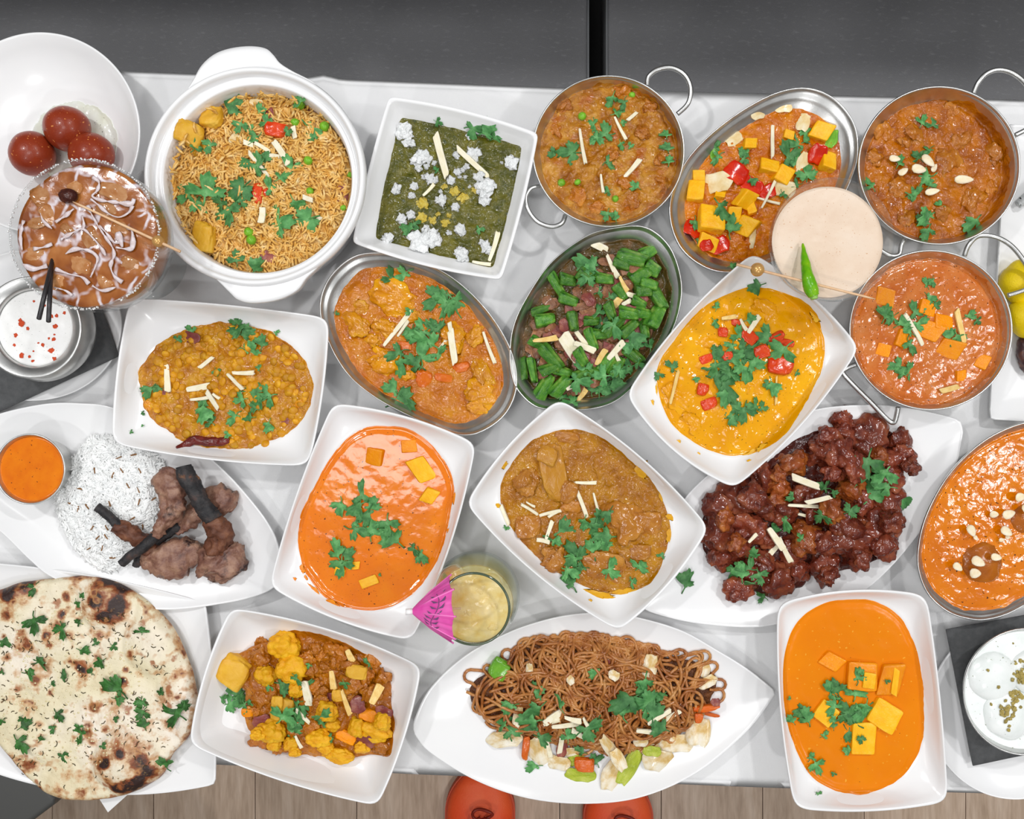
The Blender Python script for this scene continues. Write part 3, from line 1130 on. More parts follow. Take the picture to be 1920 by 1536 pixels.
mb.add([q + Vector((0, 0, s)) for s in (0.0008, 0) for q in P], [(0, 2, 1), (3, 4, 5), (0, 1, 4, 3), (1, 2, 5, 4), (2, 0, 3, 5)])
o = mb.obj('paper_napkin', plain('white_paper', '#f0f0ef', rough=0.8), smooth=False)
tag(o, 'corner of a white paper napkin poking out below the garlic naan', 'napkin')

# ------------------------------------------------ plain rice with lamb chops
RICE_W = food('plain_rice', ['#eceeee', '#f4f5f4', '#f9f9f8'], scale=120, rough=0.5, bump=0.0, sss=0.0)
RICE_Y = food('biryani_rice', ['#c98a2e', '#dda850', '#e9c074', '#f0d6a0'], scale=150, rough=0.42, bump=0.0)
serving(lamb, 'plain_rice', 'mound of plain white rice flecked with brown cumin beside the lamb chops', 'rice', 31)
ro = spline(zoomed(zl, [(370, 640), (400, 540), (470, 420), (560, 300), (650, 235), (800, 250), (960, 320), (1060, 390), (1110, 480), (1090, 700), (1010, 900), (900, 1060), (760, 1140), (640, 1110), (520, 1010), (420, 850)]), 5, True)
cc = U(zoomed(zl, [(740, 670)])[0][0], zoomed(zl, [(740, 670)])[0][1], 0.012)
cc.z = TT
sauce(lamb, 'rice_bed', RICE_W, amp=0.003, freq=90, level=0.004, dome=0.016, outline=[(cc.x and x, y) for x, y in ro], irr=0.03, c=cc)
grains(lamb, 'rice_grains', ro, 3400, RICE_W, length=0.0096, width=0.0011, seed=5, spread=0.0014, steep=0.2)
CUMIN = plain('cumin_seed', '#9a6a34', rough=0.6, col2='#6a4420')
rr = random.Random(4)
for (x, y) in [(640, 470), (540, 590), (800, 385), (900, 365), (740, 690), (530, 725), (590, 710), (930, 600), (935, 680), (860, 570), (720, 850), (625, 850), (660, 915), (600, 990), (715, 910), (760, 1050), (960, 845), (890, 790), (940, 470), (1035, 570), (690, 985), (820, 470), (760, 500), (1030, 660), (480, 690)]:
    (px, py), = zoomed(zl, [(x, y)])
    p, n, k = lamb.at(px, py)
    inst('cumin_seed', STICKS[rr.randrange(5)], lamb.food, p + Vector((0, 0, 0.003)), lean(n, 0.6, rr.uniform(0, 6.28)), (0.006, 0.0015, 0.0012), CUMIN)

# lamb chops
def chop_mats():
    m, nt, p = nodes('grilled_lamb')
    co = nt.nodes.new('ShaderNodeTexCoord').outputs['Object']
    n1 = tex(nt, 'ShaderNodeTexNoise', co, 60, Detail=5.0, Roughness=0.65)
    c = ramp(nt, n1.outputs[0], [(0.25, '#3c2320'), (0.42, '#7a5244'), (0.58, '#9c7560'), (0.75, '#b08c72')])
    n2 = tex(nt, 'ShaderNodeTexNoise', co, 38, Detail=4.0, Roughness=0.7)
    c = mix(nt, ramp(nt, n2.outputs[0], [(0.56, B4), (0.68, W4)]), c, lin('#2c1a1a'))
    nt.links.new(c, p.inputs['Base Color'])
    setp(p, rough=0.42)
    nb = tex(nt, 'ShaderNodeTexNoise', co, 350, Detail=4.0)
    b = nt.nodes.new('ShaderNodeBump')
    b.inputs['Strength'].default_value = 0.7
    b.inputs['Distance'].default_value = 0.001
    nt.links.new(nb.outputs[0], b.inputs['Height'])
    nt.links.new(b.outputs[0], p.inputs['Normal'])
    m2 = food('charred_bone', ['#1c1b1d', '#2b2a2c', '#3c3838', '#5a4038'], scale=90, fine=(45, '#c08048', 0.66), rough=0.55, bump=0.6, bscale=500)
    m3 = food('browned_bone', ['#4a2c22', '#6e4432', '#8a5c42'], scale=80, fine=(60, '#241a1a', 0.6), rough=0.45, bump=0.6, bscale=450)
    return m, m2, m3
LAMB, CHAR, BROWN = chop_mats()

def skin_tube(path, rads, amp, seed, n=32, sub=9):
    """lumpy limb along a path of (x, y, z); rads = list of (rx, rz)"""
    P = spline([tuple(p) + tuple(r) for p, r in zip(path, rads)], sub)
    v, f = [], []
    for i, q in enumerate(P):
        a = Vector(P[max(i - 1, 0)][:3])
        b = Vector(P[min(i + 1, len(P) - 1)][:3])
        t = (b - a).normalized()
        s = t.cross(Vector((0, 0, 1))).normalized()
        u = s.cross(t)
        for k in range(n):
            an = 2 * math.pi * k / n
            d = s * math.cos(an) * q[3] + u * math.sin(an) * q[4]
            c = Vector(q[:3])
            w = c + d
            v.append(w + d.normalized() * amp * noise.fractal(w * 95 + Vector((seed, 0, 0)), 0.6, 2.1, 5))
    m = len(P)
    for i in range(m - 1):
        for k in range(n):
            k2 = (k + 1) % n
            f.append((i * n + k, i * n + k2, (i + 1) * n + k2, (i + 1) * n + k))
    for base, rev, q in ((0, True, P[0]), ((m - 1) * n, False, P[-1])):
        v.append(Vector(q[:3]))
        c = len(v) - 1
        for k in range(n):
            k2 = (k + 1) % n
            f.append((c, base + k2, base + k) if rev else (c, base + k, base + k2))
    return v, f

def lamb_chop(label, parts):
    """parts: (name, material, [(zx, zy, height, half width zoom px, half thickness m)], lumpiness)"""
    x, y = zoomed(zl, [parts[0][2][0][:2]])[0]
    base = U(x, y, 0.012)
    t = thing('lamb_chop', label, 'lamb chop', base, 'grilled lamb chops on the rice platter')
    for i, (nm, mat, pts, amp) in enumerate(parts):
        path, rads = [], []
        for (a, b, h, w, th) in pts:
            (px, py), = zoomed(zl, [(a, b)])
            q = U(px, py, h)
            path.append(q)
            rads.append((w / zl[2] * S * (H - h) / H, th))
        v, f = skin_tube(path, rads, amp, i * 7 + len(label))
        obj(nm, v, f, mat, t)
    return t
lamb_chop('lamb chop lying behind the others, its blackened bone crossing under to the rice', [
    ('meat', LAMB, [(1560, 720, 0.020, 20, .004), (1530, 700, 0.022, 95, .010), (1450, 670, 0.024, 100, .012), (1370, 700, 0.022, 80, .010), (1270, 790, 0.020, 60, .008), (1170, 870, 0.020, 34, .006)], 0.004),
    ('bone', CHAR, [(1200, 830, 0.020, 40, .006), (1080, 920, 0.022, 30, .005), (990, 1010, 0.022, 26, .005), (930, 1060, 0.021, 34, .005), (905, 1105, 0.020, 26, .005)], 0.0015)])
lamb_chop('lamb chop nearest the rice, its black bone tip poking up on the white grains', [
    ('meat', LAMB, [(1320, 1080, 0.017, 60, .006), (1270, 1050, 0.020, 125, .011), (1140, 1060, 0.022, 135, .013), (1020, 1050, 0.021, 90, .011), (960, 1030, 0.021, 50, .008)], 0.004),
    ('rib_meat', BROWN, [(1010, 1000, 0.024, 60, .008), (920, 920, 0.030, 55, .007), (840, 870, 0.034, 58, .007), (770, 830, 0.036, 45, .006)], 0.003),
    ('bone', CHAR, [(800, 845, 0.036, 32, .005), (740, 790, 0.038, 30, .0045), (690, 745, 0.040, 30, .0045), (645, 715, 0.041, 28, .0045)], 0.0008)])
lamb_chop('lamb chop crossing the middle with a wide top and long blackened lower bone', [
    ('meat', LAMB, [(1175, 470, 0.030, 70, .008), (1140, 545, 0.034, 110, .011), (1150, 640, 0.036, 92, .011), (1140, 740, 0.037, 70, .010), (1090, 830, 0.038, 46, .008), (1040, 905, 0.038, 38, .007)], 0.004),
    ('bone', CHAR, [(1070, 860, 0.038, 38, .006), (1000, 945, 0.039, 34, .0055), (920, 1005, 0.038, 32, .005), (860, 1050, 0.037, 30, .005), (815, 1090, 0.036, 30, .005)], 0.0010)])
lamb_chop('lamb chop at the right, thick charred bone pointing up and round meat at its foot', [
    ('meat', LAMB, [(1400, 960, 0.026, 70, .009), (1440, 1030, 0.024, 140, .013), (1490, 1090, 0.023, 165, .014), (1500, 1150, 0.020, 120, .011), (1520, 1200, 0.017, 30, .005)], 0.0055),
    ('rib_meat', BROWN, [(1440, 1010, 0.030, 70, .009), (1470, 900, 0.036, 80, .010), (1420, 820, 0.040, 72, .009), (1390, 740, 0.043, 62, .008)], 0.004),
    ('bone', CHAR, [(1415, 800, 0.044, 62, .008), (1350, 690, 0.047, 58, .008), (1300, 600, 0.048, 62, .008), (1245, 510, 0.049, 62, .008), (1225, 440, 0.049, 48, .007)], 0.002)])

# ------------------------------------------------ garlic naan
def naan_mat():
    m, nt, p = nodes('naan_bread')
    co = nt.nodes.new('ShaderNodeTexCoord').outputs['Object']
    n0 = tex(nt, 'ShaderNodeTexNoise', co, 14, Detail=3.0)
    c = ramp(nt, n0.outputs[0], [(0.3, '#dccba4'), (0.45, '#e6dab8'), (0.6, '#eee2cc'), (0.72, '#f2e8da')])
    at = nt.nodes.new('ShaderNodeVertexColor')
    at.layer_name = 'toast'
    sep = nt.nodes.new('ShaderNodeSeparateColor')
    nt.links.new(at.outputs[0], sep.inputs[0])
    n1 = tex(nt, 'ShaderNodeTexNoise', co, 40, Detail=4.0, Roughness=0.65)
    add = nt.nodes.new('ShaderNodeMath')
    add.operation = 'MULTIPLY_ADD'
    nt.links.new(sep.outputs[0], add.inputs[0])
    add.inputs[1].default_value = 0.30
    nt.links.new(n1.outputs[0], add.inputs[2])
    c = mix(nt, ramp(nt, add.outputs[0], [(0.56, B4), (0.68, (0.75, 0.75, 0.75, 1))]), c, lin('#c8935a'))
    c = mix(nt, ramp(nt, add.outputs[0], [(0.66, B4), (0.76, W4)]), c, lin('#8a4a26'))
    c = mix(nt, ramp(nt, add.outputs[0], [(0.78, B4), (0.88, W4)]), c, lin('#33201c'))
    wp = nt.nodes.new('ShaderNodeVectorMath')
    wp.operation = 'MULTIPLY_ADD'
    wn = tex(nt, 'ShaderNodeTexNoise', co, 120, Detail=2.0)
    nt.links.new(wn.outputs['Color'], wp.inputs[0])
    wp.inputs[1].default_value = (0.014, 0.014, 0.014)
    nt.links.new(co, wp.inputs[2])
    v1 = tex(nt, 'ShaderNodeTexVoronoi', wp.outputs[0], 42)
    v1.feature = 'F1'
    c = mix(nt, ramp(nt, v1.outputs['Distance'], [(0.13, (0.85, 0.85, 0.85, 1)), (0.22, B4)]), c, lin('#a05a2c'))
    n3 = tex(nt, 'ShaderNodeTexNoise', co, 85, Detail=2.0)
    c = mix(nt, ramp(nt, n3.outputs[0], [(0.575, B4), (0.66, (0.7, 0.7, 0.7, 1))]), c, lin('#bd8650'))
    c = mix(nt, ramp(nt, n3.outputs[0], [(0.675, B4), (0.73, W4)]), c, lin('#7a4224'))
    n2 = tex(nt, 'ShaderNodeTexNoise', co, 420, Detail=1.0)
    c = mix(nt, ramp(nt, n2.outputs[0], [(0.70, B4), (0.74, (0.8, 0.8, 0.8, 1))]), c, lin('#8a6a34'))
    nt.links.new(c, p.inputs['Base Color'])
    setp(p, rough=0.42)
    nb = tex(nt, 'ShaderNodeTexNoise', co, 150, Detail=5.0)
    b = nt.nodes.new('ShaderNodeBump')
    b.inputs['Strength'].default_value = 0.6
    b.inputs['Distance'].default_value = 0.002
    nt.links.new(nb.outputs[0], b.inputs['Height'])
    nt.links.new(b.outputs[0], p.inputs['Normal'])
    return m
NAAN = naan_mat()
zn = (0, 1070, 3.295)
out = [(0, 1106), (24, 1097), (76, 1090), (137, 1084), (182, 1087), (228, 1103), (273, 1134), (313, 1173), (337, 1216), (355, 1264), (366, 1322), (360, 1346), (349, 1386), (319, 1419), (297, 1461), (258, 1486),
       (218, 1501), (167, 1508), (121, 1507), (82, 1495), (52, 1471), (27, 1446), (0, 1413), (-55, 1350), (-90, 1270), (-80, 1180), (-40, 1125)]
out = spline(out, 6, True)
hn = 0.030
W = [U(x, y, hn) for x, y in out]
c = U(150, 1300, hn)
Fr = radial(W, c)
v, f, toast = [], [], []
nr = 60
bub = [((235, 1430), 62, 0.012, 0.5), ((195, 1130), 52, 0.007, 0.7), ((290, 1210), 60, 0.006, 0.05), ((40, 1390), 50, 0.004, 0.1), ((330, 1300), 40, 0.004, 0.2), ((20, 1120), 40, 0.004, 0.5), ((100, 1200), 60, 0.003, 0.1)]
spots = [(50, 150, 75, .9), (395, 165, 65, .9), (130, 400, 90, .7), (290, 410, 60, .8), (300, 465, 55, .8), (590, 400, 85, .8), (480, 590, 80, .8), (500, 625, 70, .8), (90, 630, 65, .8), (215, 690, 65, .7), (480, 725, 65, .6), (280, 580, 100, .6), (575, 855, 70, .7), (640, 990, 60, .8), (1030, 950, 95, .8), (755, 690, 60, 1.3), (765, 620, 50, 1.1),
         (240, 955, 65, .7), (185, 1205, 105, .65), (330, 1365, 85, .7), (760, 1120, 60, 1.0), (665, 1180, 65, 1.0), (800, 1330, 110, .9), (730, 1350, 90, .9), (860, 1300, 80, .9), (540, 1010, 55, .8), (1100, 640, 85, .6), (850, 650, 75, .8), (810, 520, 70, .6), (20, 290, 70, .8), (30, 545, 50, .6), (440, 1035, 55, .7), (570, 1070, 60, .6), (130, 1340, 90, .5), (480, 1390, 80, .6), (1060, 760, 60, .5), (600, 180, 90, .8), (720, 210, 100, .7), (640, 290, 80, .8), (380, 270, 60, .8), (160, 460, 70, .6), (430, 400, 70, .7), (880, 1180, 100, .6), (930, 1240, 90, .7), (150, 90, 90, .7), (450, 100, 100, .6), (400, 1265, 80, .5)]
sw = []
for (x, y, r, k) in spots:
    (px, py), = zoomed(zn, [(x, y)])
    sw.append((U(px, py, hn), r * 0.5 / zn[2] * S * 1.25, k))
bw = [(U(x, y, hn), r * S, a, k) for (x, y), r, a, k in bub]
for side in (0, 1):
    for i in range(1, nr + 1):
        rh = i / nr
        for k in range(NT):
            r = Fr[k] * rh * (1 + 0.006 * noise.noise(Vector((math.cos(ANG[k]) * 9, math.sin(ANG[k]) * 9, 2))))
            x, y = c.x + r * math.cos(ANG[k]), c.y + r * math.sin(ANG[k])
            e = min(1.0, (1 - rh) / 0.07)
            if side == 0:
                z = TT + 0.0205 + 0.0065 * math.sqrt(max(0, 1 - (1 - e) ** 2)) + 0.0022 * noise.fractal(Vector((x, y, 0)) * 34, 0.9, 2, 3) * e
                tv = 0.55 * max(0, 1 - (1 - rh) / 0.05) + 0.15 * max(0, 1 - (1 - rh) / 0.16)
                for (q, br, a, kk) in bw:
                    d = math.hypot(x - q.x, y - q.y) / br
                    if d < 1:
                        g = (1 - d * d)
                        z += a * g ** 0.8 * e
                        tv += kk * min(1, g * 2)
                for (q, br, kk) in sw:
                    d = math.hypot(x - q.x, y - q.y) / br
                    if d < 1:
                        tv += kk * (1 - d * d) * 1.15
                toast.append(tv)
            else:
                z = TT + 0.0200
                toast.append(0.3)
            v.append((x, y, z))
for side in (0, 1):
    b = side * nr * NT
    for i in range(nr - 1):
        for k in range(NT):
            k2 = (k + 1) % NT
            q = (b + i * NT + k, b + (i + 1) * NT + k, b + (i + 1) * NT + k2, b + i * NT + k2)
            f.append(q if side == 0 else q[::-1])
    v.append((c.x, c.y, v[b][2]))
    toast.append(0.0)
    cc = len(v) - 1
    for k in range(NT):
        q = (cc, b + k, b + (k + 1) % NT)
        f.append(q if side == 0 else q[::-1])
for k in range(NT):
    k2 = (k + 1) % NT
    a = (nr - 1) * NT
    f.append((a + k, a + nr * NT + k, a + nr * NT + k2, a + k2))
naan = thing('garlic_naan', 'large blistered garlic naan with chopped herbs in the lower left corner', 'bread', (c.x, c.y, TT + 0.02))
nb_o = obj('bread', v, f, NAAN, naan)
ca = nb_o.data.color_attributes.new('toast', 'FLOAT_COLOR', 'POINT')
for i, tv in enumerate(toast):
    ca.data[i].color = (min(tv, 1.5), tv, tv, 1)
ND = Dish()
ND.food = naan
ND.r = random.Random(11)
ND.solid(nb_o)
leaves(ND, zn, [(215, 115, 90), (215, 325, 130), (390, 370, 100), (30, 445, 90), (490, 320, 60), (880, 370, 90, 5, 0.5), (520, 495, 80), (620, 560, 90), (240, 560, 150, 40, 0.5), (180, 625, 120, 60, 0.5), (400, 655, 90, 80, .5), (710, 730, 170), (735, 790, 80), (870, 825, 90), (880, 880, 90), (895, 945, 90), (1085, 870, 160), (1020, 1195, 120), (500, 1020, 100), (490, 970, 60), (140, 1065, 130), (250, 1040, 70, 0, .5), (395, 1140, 90, 60, .6), (160, 955, 90), (335, 975, 60), (560, 630, 60), (1140, 830, 80), (995, 745, 50), (320, 700, 50), (505, 155, 50), (720, 915, 40), (640, 1075, 50), (590, 440, 50), (20, 625, 40), (130, 910, 40), (480, 200, 60), (705, 470, 50), (370, 890, 90), (1000, 760, 40), (15, 930, 60)], mat=food('cooked_coriander', ['#23401e', '#3a6a30', '#54904a'], scale=4, rough=0.35, bump=0.6, bscale=7, bdist=0.03, vary=0.3), name='herb_leaf', lift=0.0003)
HERB = plain('dark_fried_herb', '#3c3a1c', rough=0.6, col2='#55401e')
rr = random.Random(8)
q = MB()
for i in range(260):                         # charred shreds and garlic bits, too small to pick apart
    an, ra = rr.uniform(0, 6.28), math.sqrt(rr.random()) * 0.93
    px, py = 150 + math.cos(an) * ra * 205, 1300 + math.sin(an) * ra * 200
    p, n, k = ND.at(px, py)
    if p.z < TT + 0.019:
        continue
    L = rr.uniform(0.002, 0.005)
    a = rr.uniform(0, 6.28)
    d = Vector((math.cos(a), math.sin(a), 0))
    q.tube([p - d * L / 2 + Vector((0, 0, 0.0003)), p + Vector((d.y, -d.x, 0)) * L * 0.2 + Vector((0, 0, 0.0007)), p + d * L / 2 + Vector((0, 0, 0.0003))], 0.0004, 4)
q.obj('herb_shreds', HERB, naan, kind='stuff')
q = MB()
GARLIC = plain('garlic_bits', '#efe6c4', rough=0.35, col2='#e2d3a0', nscale=200)
bv, bf = ico(1)
for i in range(420):
    an, ra = rr.uniform(0, 6.28), math.sqrt(rr.random()) * 0.8
    px, py = 120 + math.cos(an) * ra * 190, 1295 + math.sin(an) * ra * 190
    p, n, k = ND.at(px, py)
    if p.z < TT + 0.019:
        continue
    s = Vector((rr.uniform(0.0006, 0.0016), rr.uniform(0.0006, 0.0012), 0.0005))
    q.add([p + Vector((b.x * s.x, b.y * s.y, b.z * s.z)) for b in bv], bf)
q.obj('garlic_bits', GARLIC, naan, kind='stuff')
# ------------------------------------------------ wire handles
def handle(D, pts, r=0.0024, name='handle'):
    P = spline([tuple(U(x, y, h)) for x, y, h in pts], 8)
    q = MB()
    q.tube([Vector(p) for p in P], r, 10)
    return q.obj(name, STEEL, D.root)

# ================================================ 1  vegetable biryani in a white casserole
z1 = (260, 80, 3.073)
hr = 0.080
rim = circ(476, 329, 209, 207)
def casserole():
    D = Dish()
    rw = [U(x, y, hr) for x, y in rim]
    c = U(476, 329, hr)
    c.z = TT
    Rr = radial(rw, c)
    inn = radial([U(x, y, hr) for x, y in circ(479, 332, 178, 178)], c)
    rings = [(Rr * 0.80, 0.0), (Rr * 0.83, 0.001), (Rr * 0.90, 0.02), (Rr * 0.925, 0.05), (Rr * 0.93, hr - 0.02), (Rr * 0.985, hr - 0.014), (Rr, hr - 0.009), (Rr * 1.0, hr - 0.004), (Rr * 0.985, hr - 0.0005), (Rr * 0.965, hr),
             (Rr * 0.945, hr - 0.001), (Rr * 0.935, hr - 0.005), (Rr * 0.925, hr - 0.0085), (Rr * 0.90, hr - 0.0095), (Rr * 0.885, hr - 0.008), (inn * 1.01, hr - 0.0075), (inn, hr - 0.009), (inn * 0.985, hr - 0.013), (inn * 0.97, 0.045), (inn * 0.93, 0.02), (inn * 0.8, 0.008), (inn * 0.4, 0.006)]
    v, f = loft(rings)
    D.c, D.R, D.F, D.hr, D.hf = c, Rr, inn * 0.965, hr, 0.048
    D.root = thing('casserole', 'white lidless casserole with two lug handles, filled with biryani', 'casserole', c)
    o = obj('body', [Vector(p) + c for p in v], f, CHINA, D.root)
    D.solid(o)
    # the two lugs
    for pts in ([(344, 182), (362, 150), (378, 122), (402, 101), (432, 90), (468, 86), (497, 90), (512, 102), (525, 118), (548, 133), (585, 152), (600, 168)],
                [(385, 505), (412, 530), (430, 548), (446, 562), (474, 568), (520, 562), (556, 545), (574, 522), (592, 505), (618, 478)]):
        P = spline(pts, 6)
        mid = np.mean(np.array(P), axis=0)
        v, f = [], []
        n = len(P)
        hh = hr - 0.004
        lay = [(1.0, hh - 0.004), (1.0, hh - 0.0015), (0.985, hh), (0.80, hh + 0.0005), (0.55, hh), (0.3, hh - 0.0005), (0.1, hh - 0.001), (-0.12, hh - 0.004)]
        lay = [(0.55, hh - 0.013), (0.97, hh - 0.010)] + lay
        cx, cy = 476, 329
        for (s, h) in lay:
            for (x, y) in P:
                d = math.hypot(x - cx, y - cy)
                tgt = 200
                rr_ = tgt + max(d - tgt, 2) * s
                v.append(U(cx + (x - cx) * rr_ / d, cy + (y - cy) * rr_ / d, hh) + Vector((0, 0, h - hh)))
        for i in range(len(lay) - 1):
            for k in range(n - 1):
                f.append((i * n + k, i * n + k + 1, (i + 1) * n + k + 1, (i + 1) * n + k))
        if pts[0][1] < 300:
            f = [q for q in f]
        obj('lug_handle', v, f, CHINA, D.root)
    return D
pot = casserole()
serving(pot, 'vegetable_biryani', 'yellow rice biryani with peas, potato and coriander in the casserole', 'rice', 3)
ro = circ(488, 339, 168, 172)
sauce(pot, 'rice_bed', RICE_Y, amp=0.004, freq=70, level=0.004, dome=0.012, irr=0.0)
grains(pot, 'rice_grains', ro, 3000, RICE_Y, length=0.0095, width=0.00125, seed=6, spread=0.003, steep=0.35)
pieces(pot, z1, 'potato', [(300, 530, 190, 170, 20), (390, 1120, 150, 210, 10), (430, 440, 140, 150, 10), (370, 610, 150, 60, -30)], CUTS, POTATO, up=0.7)
pieces(pot, z1, 'tomato', [(800, 510, 150, 100, 10), (690, 870, 70, 150, 0), (740, 870, 60)], CUTS, TOMATO, up=0.75)
pieces(pot, z1, 'onion', [(755, 1225, 100, 90, 10), (750, 420, 60, 90, 0), (1010, 410, 90, 50, 30), (1180, 870, 70, 110, 0)], PETALS, ONION_P, up=0.9, tall=0.4)
pieces(pot, z1, 'onion_slice', [(690, 320, 160, 60, 10), (560, 300, 150, 60, -10), (560, 560, 80, 60, 30), (680, 360, 90, 60, 0)], PETALS, ONION_W, up=0.9, tall=0.4)
pieces(pot, z1, 'pea', [(980, 685, 55), (640, 1095, 55), (655, 1140, 60), (935, 365, 60), (905, 465, 55), (1075, 490, 60), (990, 860, 45), (1215, 765, 40), (1180, 955, 40), (925, 355, 50), (730, 1000, 40)], [SPHERE], PEA, up=0.85, tall=1.0)
leaves(pot, z1, [(560, 390, 150), (340, 590, 110), (420, 610, 90), (670, 555, 100), (1010, 510, 140), (400, 850, 200), (280, 890, 120), (585, 860, 150), (660, 720, 150), (880, 720, 130), (830, 780, 100), (820, 1040, 190), (960, 1040, 160), (525, 990, 140), (480, 950, 110), (570, 1245, 90), (690, 1295, 110), (760, 835, 100), (700, 400, 80), (590, 490, 80), (910, 940, 110), (870, 520, 60), (740, 460, 80), (360, 930, 130), (720, 660, 130), (640, 500, 70), (930, 350, 90), (610, 910, 90)], lift=0.003)
sticks(pot, z1, [(720, 610, 100, 30), (830, 640, 160, 58, 50), (700, 710, 180, 50, 24), (980, 905, 60, 20), (720, 1000, 90, 100, 50), (900, 525, 70, 80), (1035, 1025, 80, -20), (790, 660, 60, 10), (640, 590, 60, 20)], lift=0.0035)

# ================================================ 2  spinach curry in a square bowl
z2 = (650, 170, 4.267)
PALAK = food('spinach_puree', ['#3a3c08', '#4f4f12', '#645f1c', '#767028'], scale=70, fine=(200, '#3c4220', 0.60), rough=0.11, spec=0.4, bump=1.0, bscale=170, bdist=0.0024, bdet=2.0, coat=0.15)
D = dish('square_bowl', 'square', quad([(729, 180), (1010, 250), (940, 525), (660, 455)], [9, 5, 9, 4], 16), 0.052,
         quad([(751, 218), (981, 273), (925, 503), (701, 447)], [2, 3, 2, 3], 14), 0.036, 0.006, CHINA, 'white square bowl holding green spinach curry', 'bowl')
serving(D, 'spinach_curry', 'dark green spinach puree topped with crumbled white cheese', 'curry', 5)
sauce(D, 'puree', PALAK, amp=0.0014, freq=140, lump=0.0008, lfreq=110, irr=0.012)
rr = D.r
wh = [(460, 340, 130), (500, 420, 90), (430, 290, 60), (590, 540, 130), (640, 530, 90), (545, 570, 70), (980, 370, 50), (880, 520, 60), (1020, 510, 110), (1320, 590, 110), (1310, 560, 70), (665, 705, 80), (710, 715, 50), (620, 690, 40), (575, 620, 60), (640, 605, 50), (700, 580, 40), (955, 610, 45), (890, 655, 60), (930, 640, 40), (905, 690, 30), (840, 720, 65), (1060, 690, 90), (1110, 780, 140), (1160, 760, 70), (1060, 800, 60), (1110, 880, 90), (400, 790, 80), (535, 770, 65), (520, 840, 55), (755, 880, 90), (780, 860, 40), (755, 810, 35), (865, 935, 65), (440, 1020, 80), (510, 1000, 70), (460, 1050, 50), (900, 1110, 80), (930, 1130, 50), (330, 1190, 100), (300, 1180, 50), (620, 1200, 190), (550, 1180, 120), (690, 1190, 130), (590, 1260, 110), (640, 1130, 90), (720, 1170, 60), (920, 1310, 100), (950, 1350, 60), (900, 1280, 60), (1115, 1255, 90), (1140, 1280, 60), (1090, 1220, 60), (820, 1140, 40), (985, 770, 30), (1240, 575, 25), (950, 690, 30), (805, 630, 20)]
pieces(D, z2, 'cheese_crumb', wh, CRUMBS, WHITE_CHEESE, up=0.75, tall=0.5, bvh=False)
pieces(D, z2, 'cheese_crumb', [(870, 810, 80), (930, 860, 80), (610, 910, 90), (600, 1010, 80), (690, 1040, 60), (790, 1060, 70), (1020, 800, 45), (780, 770, 50), (730, 990, 40), (820, 1000, 40), (590, 890, 50)], CRUMBS, YELLOW_CHEESE, up=0.6, tall=0.45, bvh=False)
sticks(D, z2, [(755, 520, 350, 75, 60), (1010, 580, 340, 42, 45), (660, 800, 130, -45, 40), (1180, 1250, 240, -72, 55), (1080, 1385, 150, 10, 40)])
leaves(D, z2, [(1030, 310, 170, 90), (1130, 330, 190, 70), (1200, 380, 120, 60), (500, 1100, 130), (1070, 1110, 80), (720, 640, 70), (735, 260, 70), (550, 1080, 90)])

# ================================================ 3  keema karahi
z3 = (970, 110, 4.656)
KEEMA = food('minced_masala', ['#864600', '#a4640c', '#bc8028', '#c8923c'], scale=75, fine=(50, '#a85a0c', 0.58), rough=0.11, spec=0.4, bump=1.0, bscale=170, bdist=0.0024, bdet=2.0, coat=0.2)
D = dish('karahi', 'karahi', circ(1141, 283, 143.5, 143), 0.050, circ(1143, 287, 131, 130), 0.035, 0.006, STEEL, 'small round steel karahi of brown minced curry with thin ring handles', 'karahi', empty=True)
handle(D, [(1213, 160, .040), (1216, 144, .043), (1232, 131, .045), (1258, 127, .046), (1283, 140, .046), (1295, 166, .045), (1290, 194, .043), (1270, 214, .040)])
handle(D, [(1012, 349, .040), (995, 354, .043), (986, 371, .044), (991, 395, .045), (1008, 416, .045), (1033, 425, .044), (1053, 419, .043), (1060, 404, .040)])
serving(D, 'minced_curry', 'ochre brown lumpy minced curry with green peas in the small karahi', 'curry', 6)
sauce(D, 'gravy', KEEMA, amp=0.0030, freq=110, lump=0.0030, lfreq=70, irr=0.02, dome=0.003)
pieces(D, z3, 'pea', [(565, 505, 75), (525, 1080, 62), (385, 1085, 70), (855, 1225, 60), (1000, 320, 60)], [SPHERE], PEA, up=0.6, tall=1.0)
pieces(D, z3, 'masala_lump', [(400, 420, 150), (1100, 640, 130), (930, 280, 170), (520, 1200, 160), (1000, 1230, 170), (830, 820, 130), (1250, 880, 110), (700, 1280, 150), (350, 620, 130), (1150, 420, 150), (940, 1080, 180), (1250, 1060, 120)], CHUNKS, MASALA, up=0.3, tall=0.6)
leaves(D, z3, [(820, 370, 140), (870, 480, 120), (920, 560, 90), (660, 590, 130), (740, 670, 200), (700, 700, 140), (450, 830, 210), (320, 845, 130), (905, 760, 90), (980, 765, 70), (810, 900, 160), (1030, 1110, 110), (1300, 670, 130, 0, .6), (1315, 780, 150, 0, .6), (1315, 900, 150, 0, .6), (855, 1385, 100), (780, 1370, 110), (780, 1160, 80), (930, 400, 120)])
sticks(D, z3, [(565, 770, 320, 82, 45), (895, 615, 230, 65, 40), (990, 980, 250, -50, 60), (735, 1095, 160, 82, 36), (1000, 510, 110, -40, 32)])

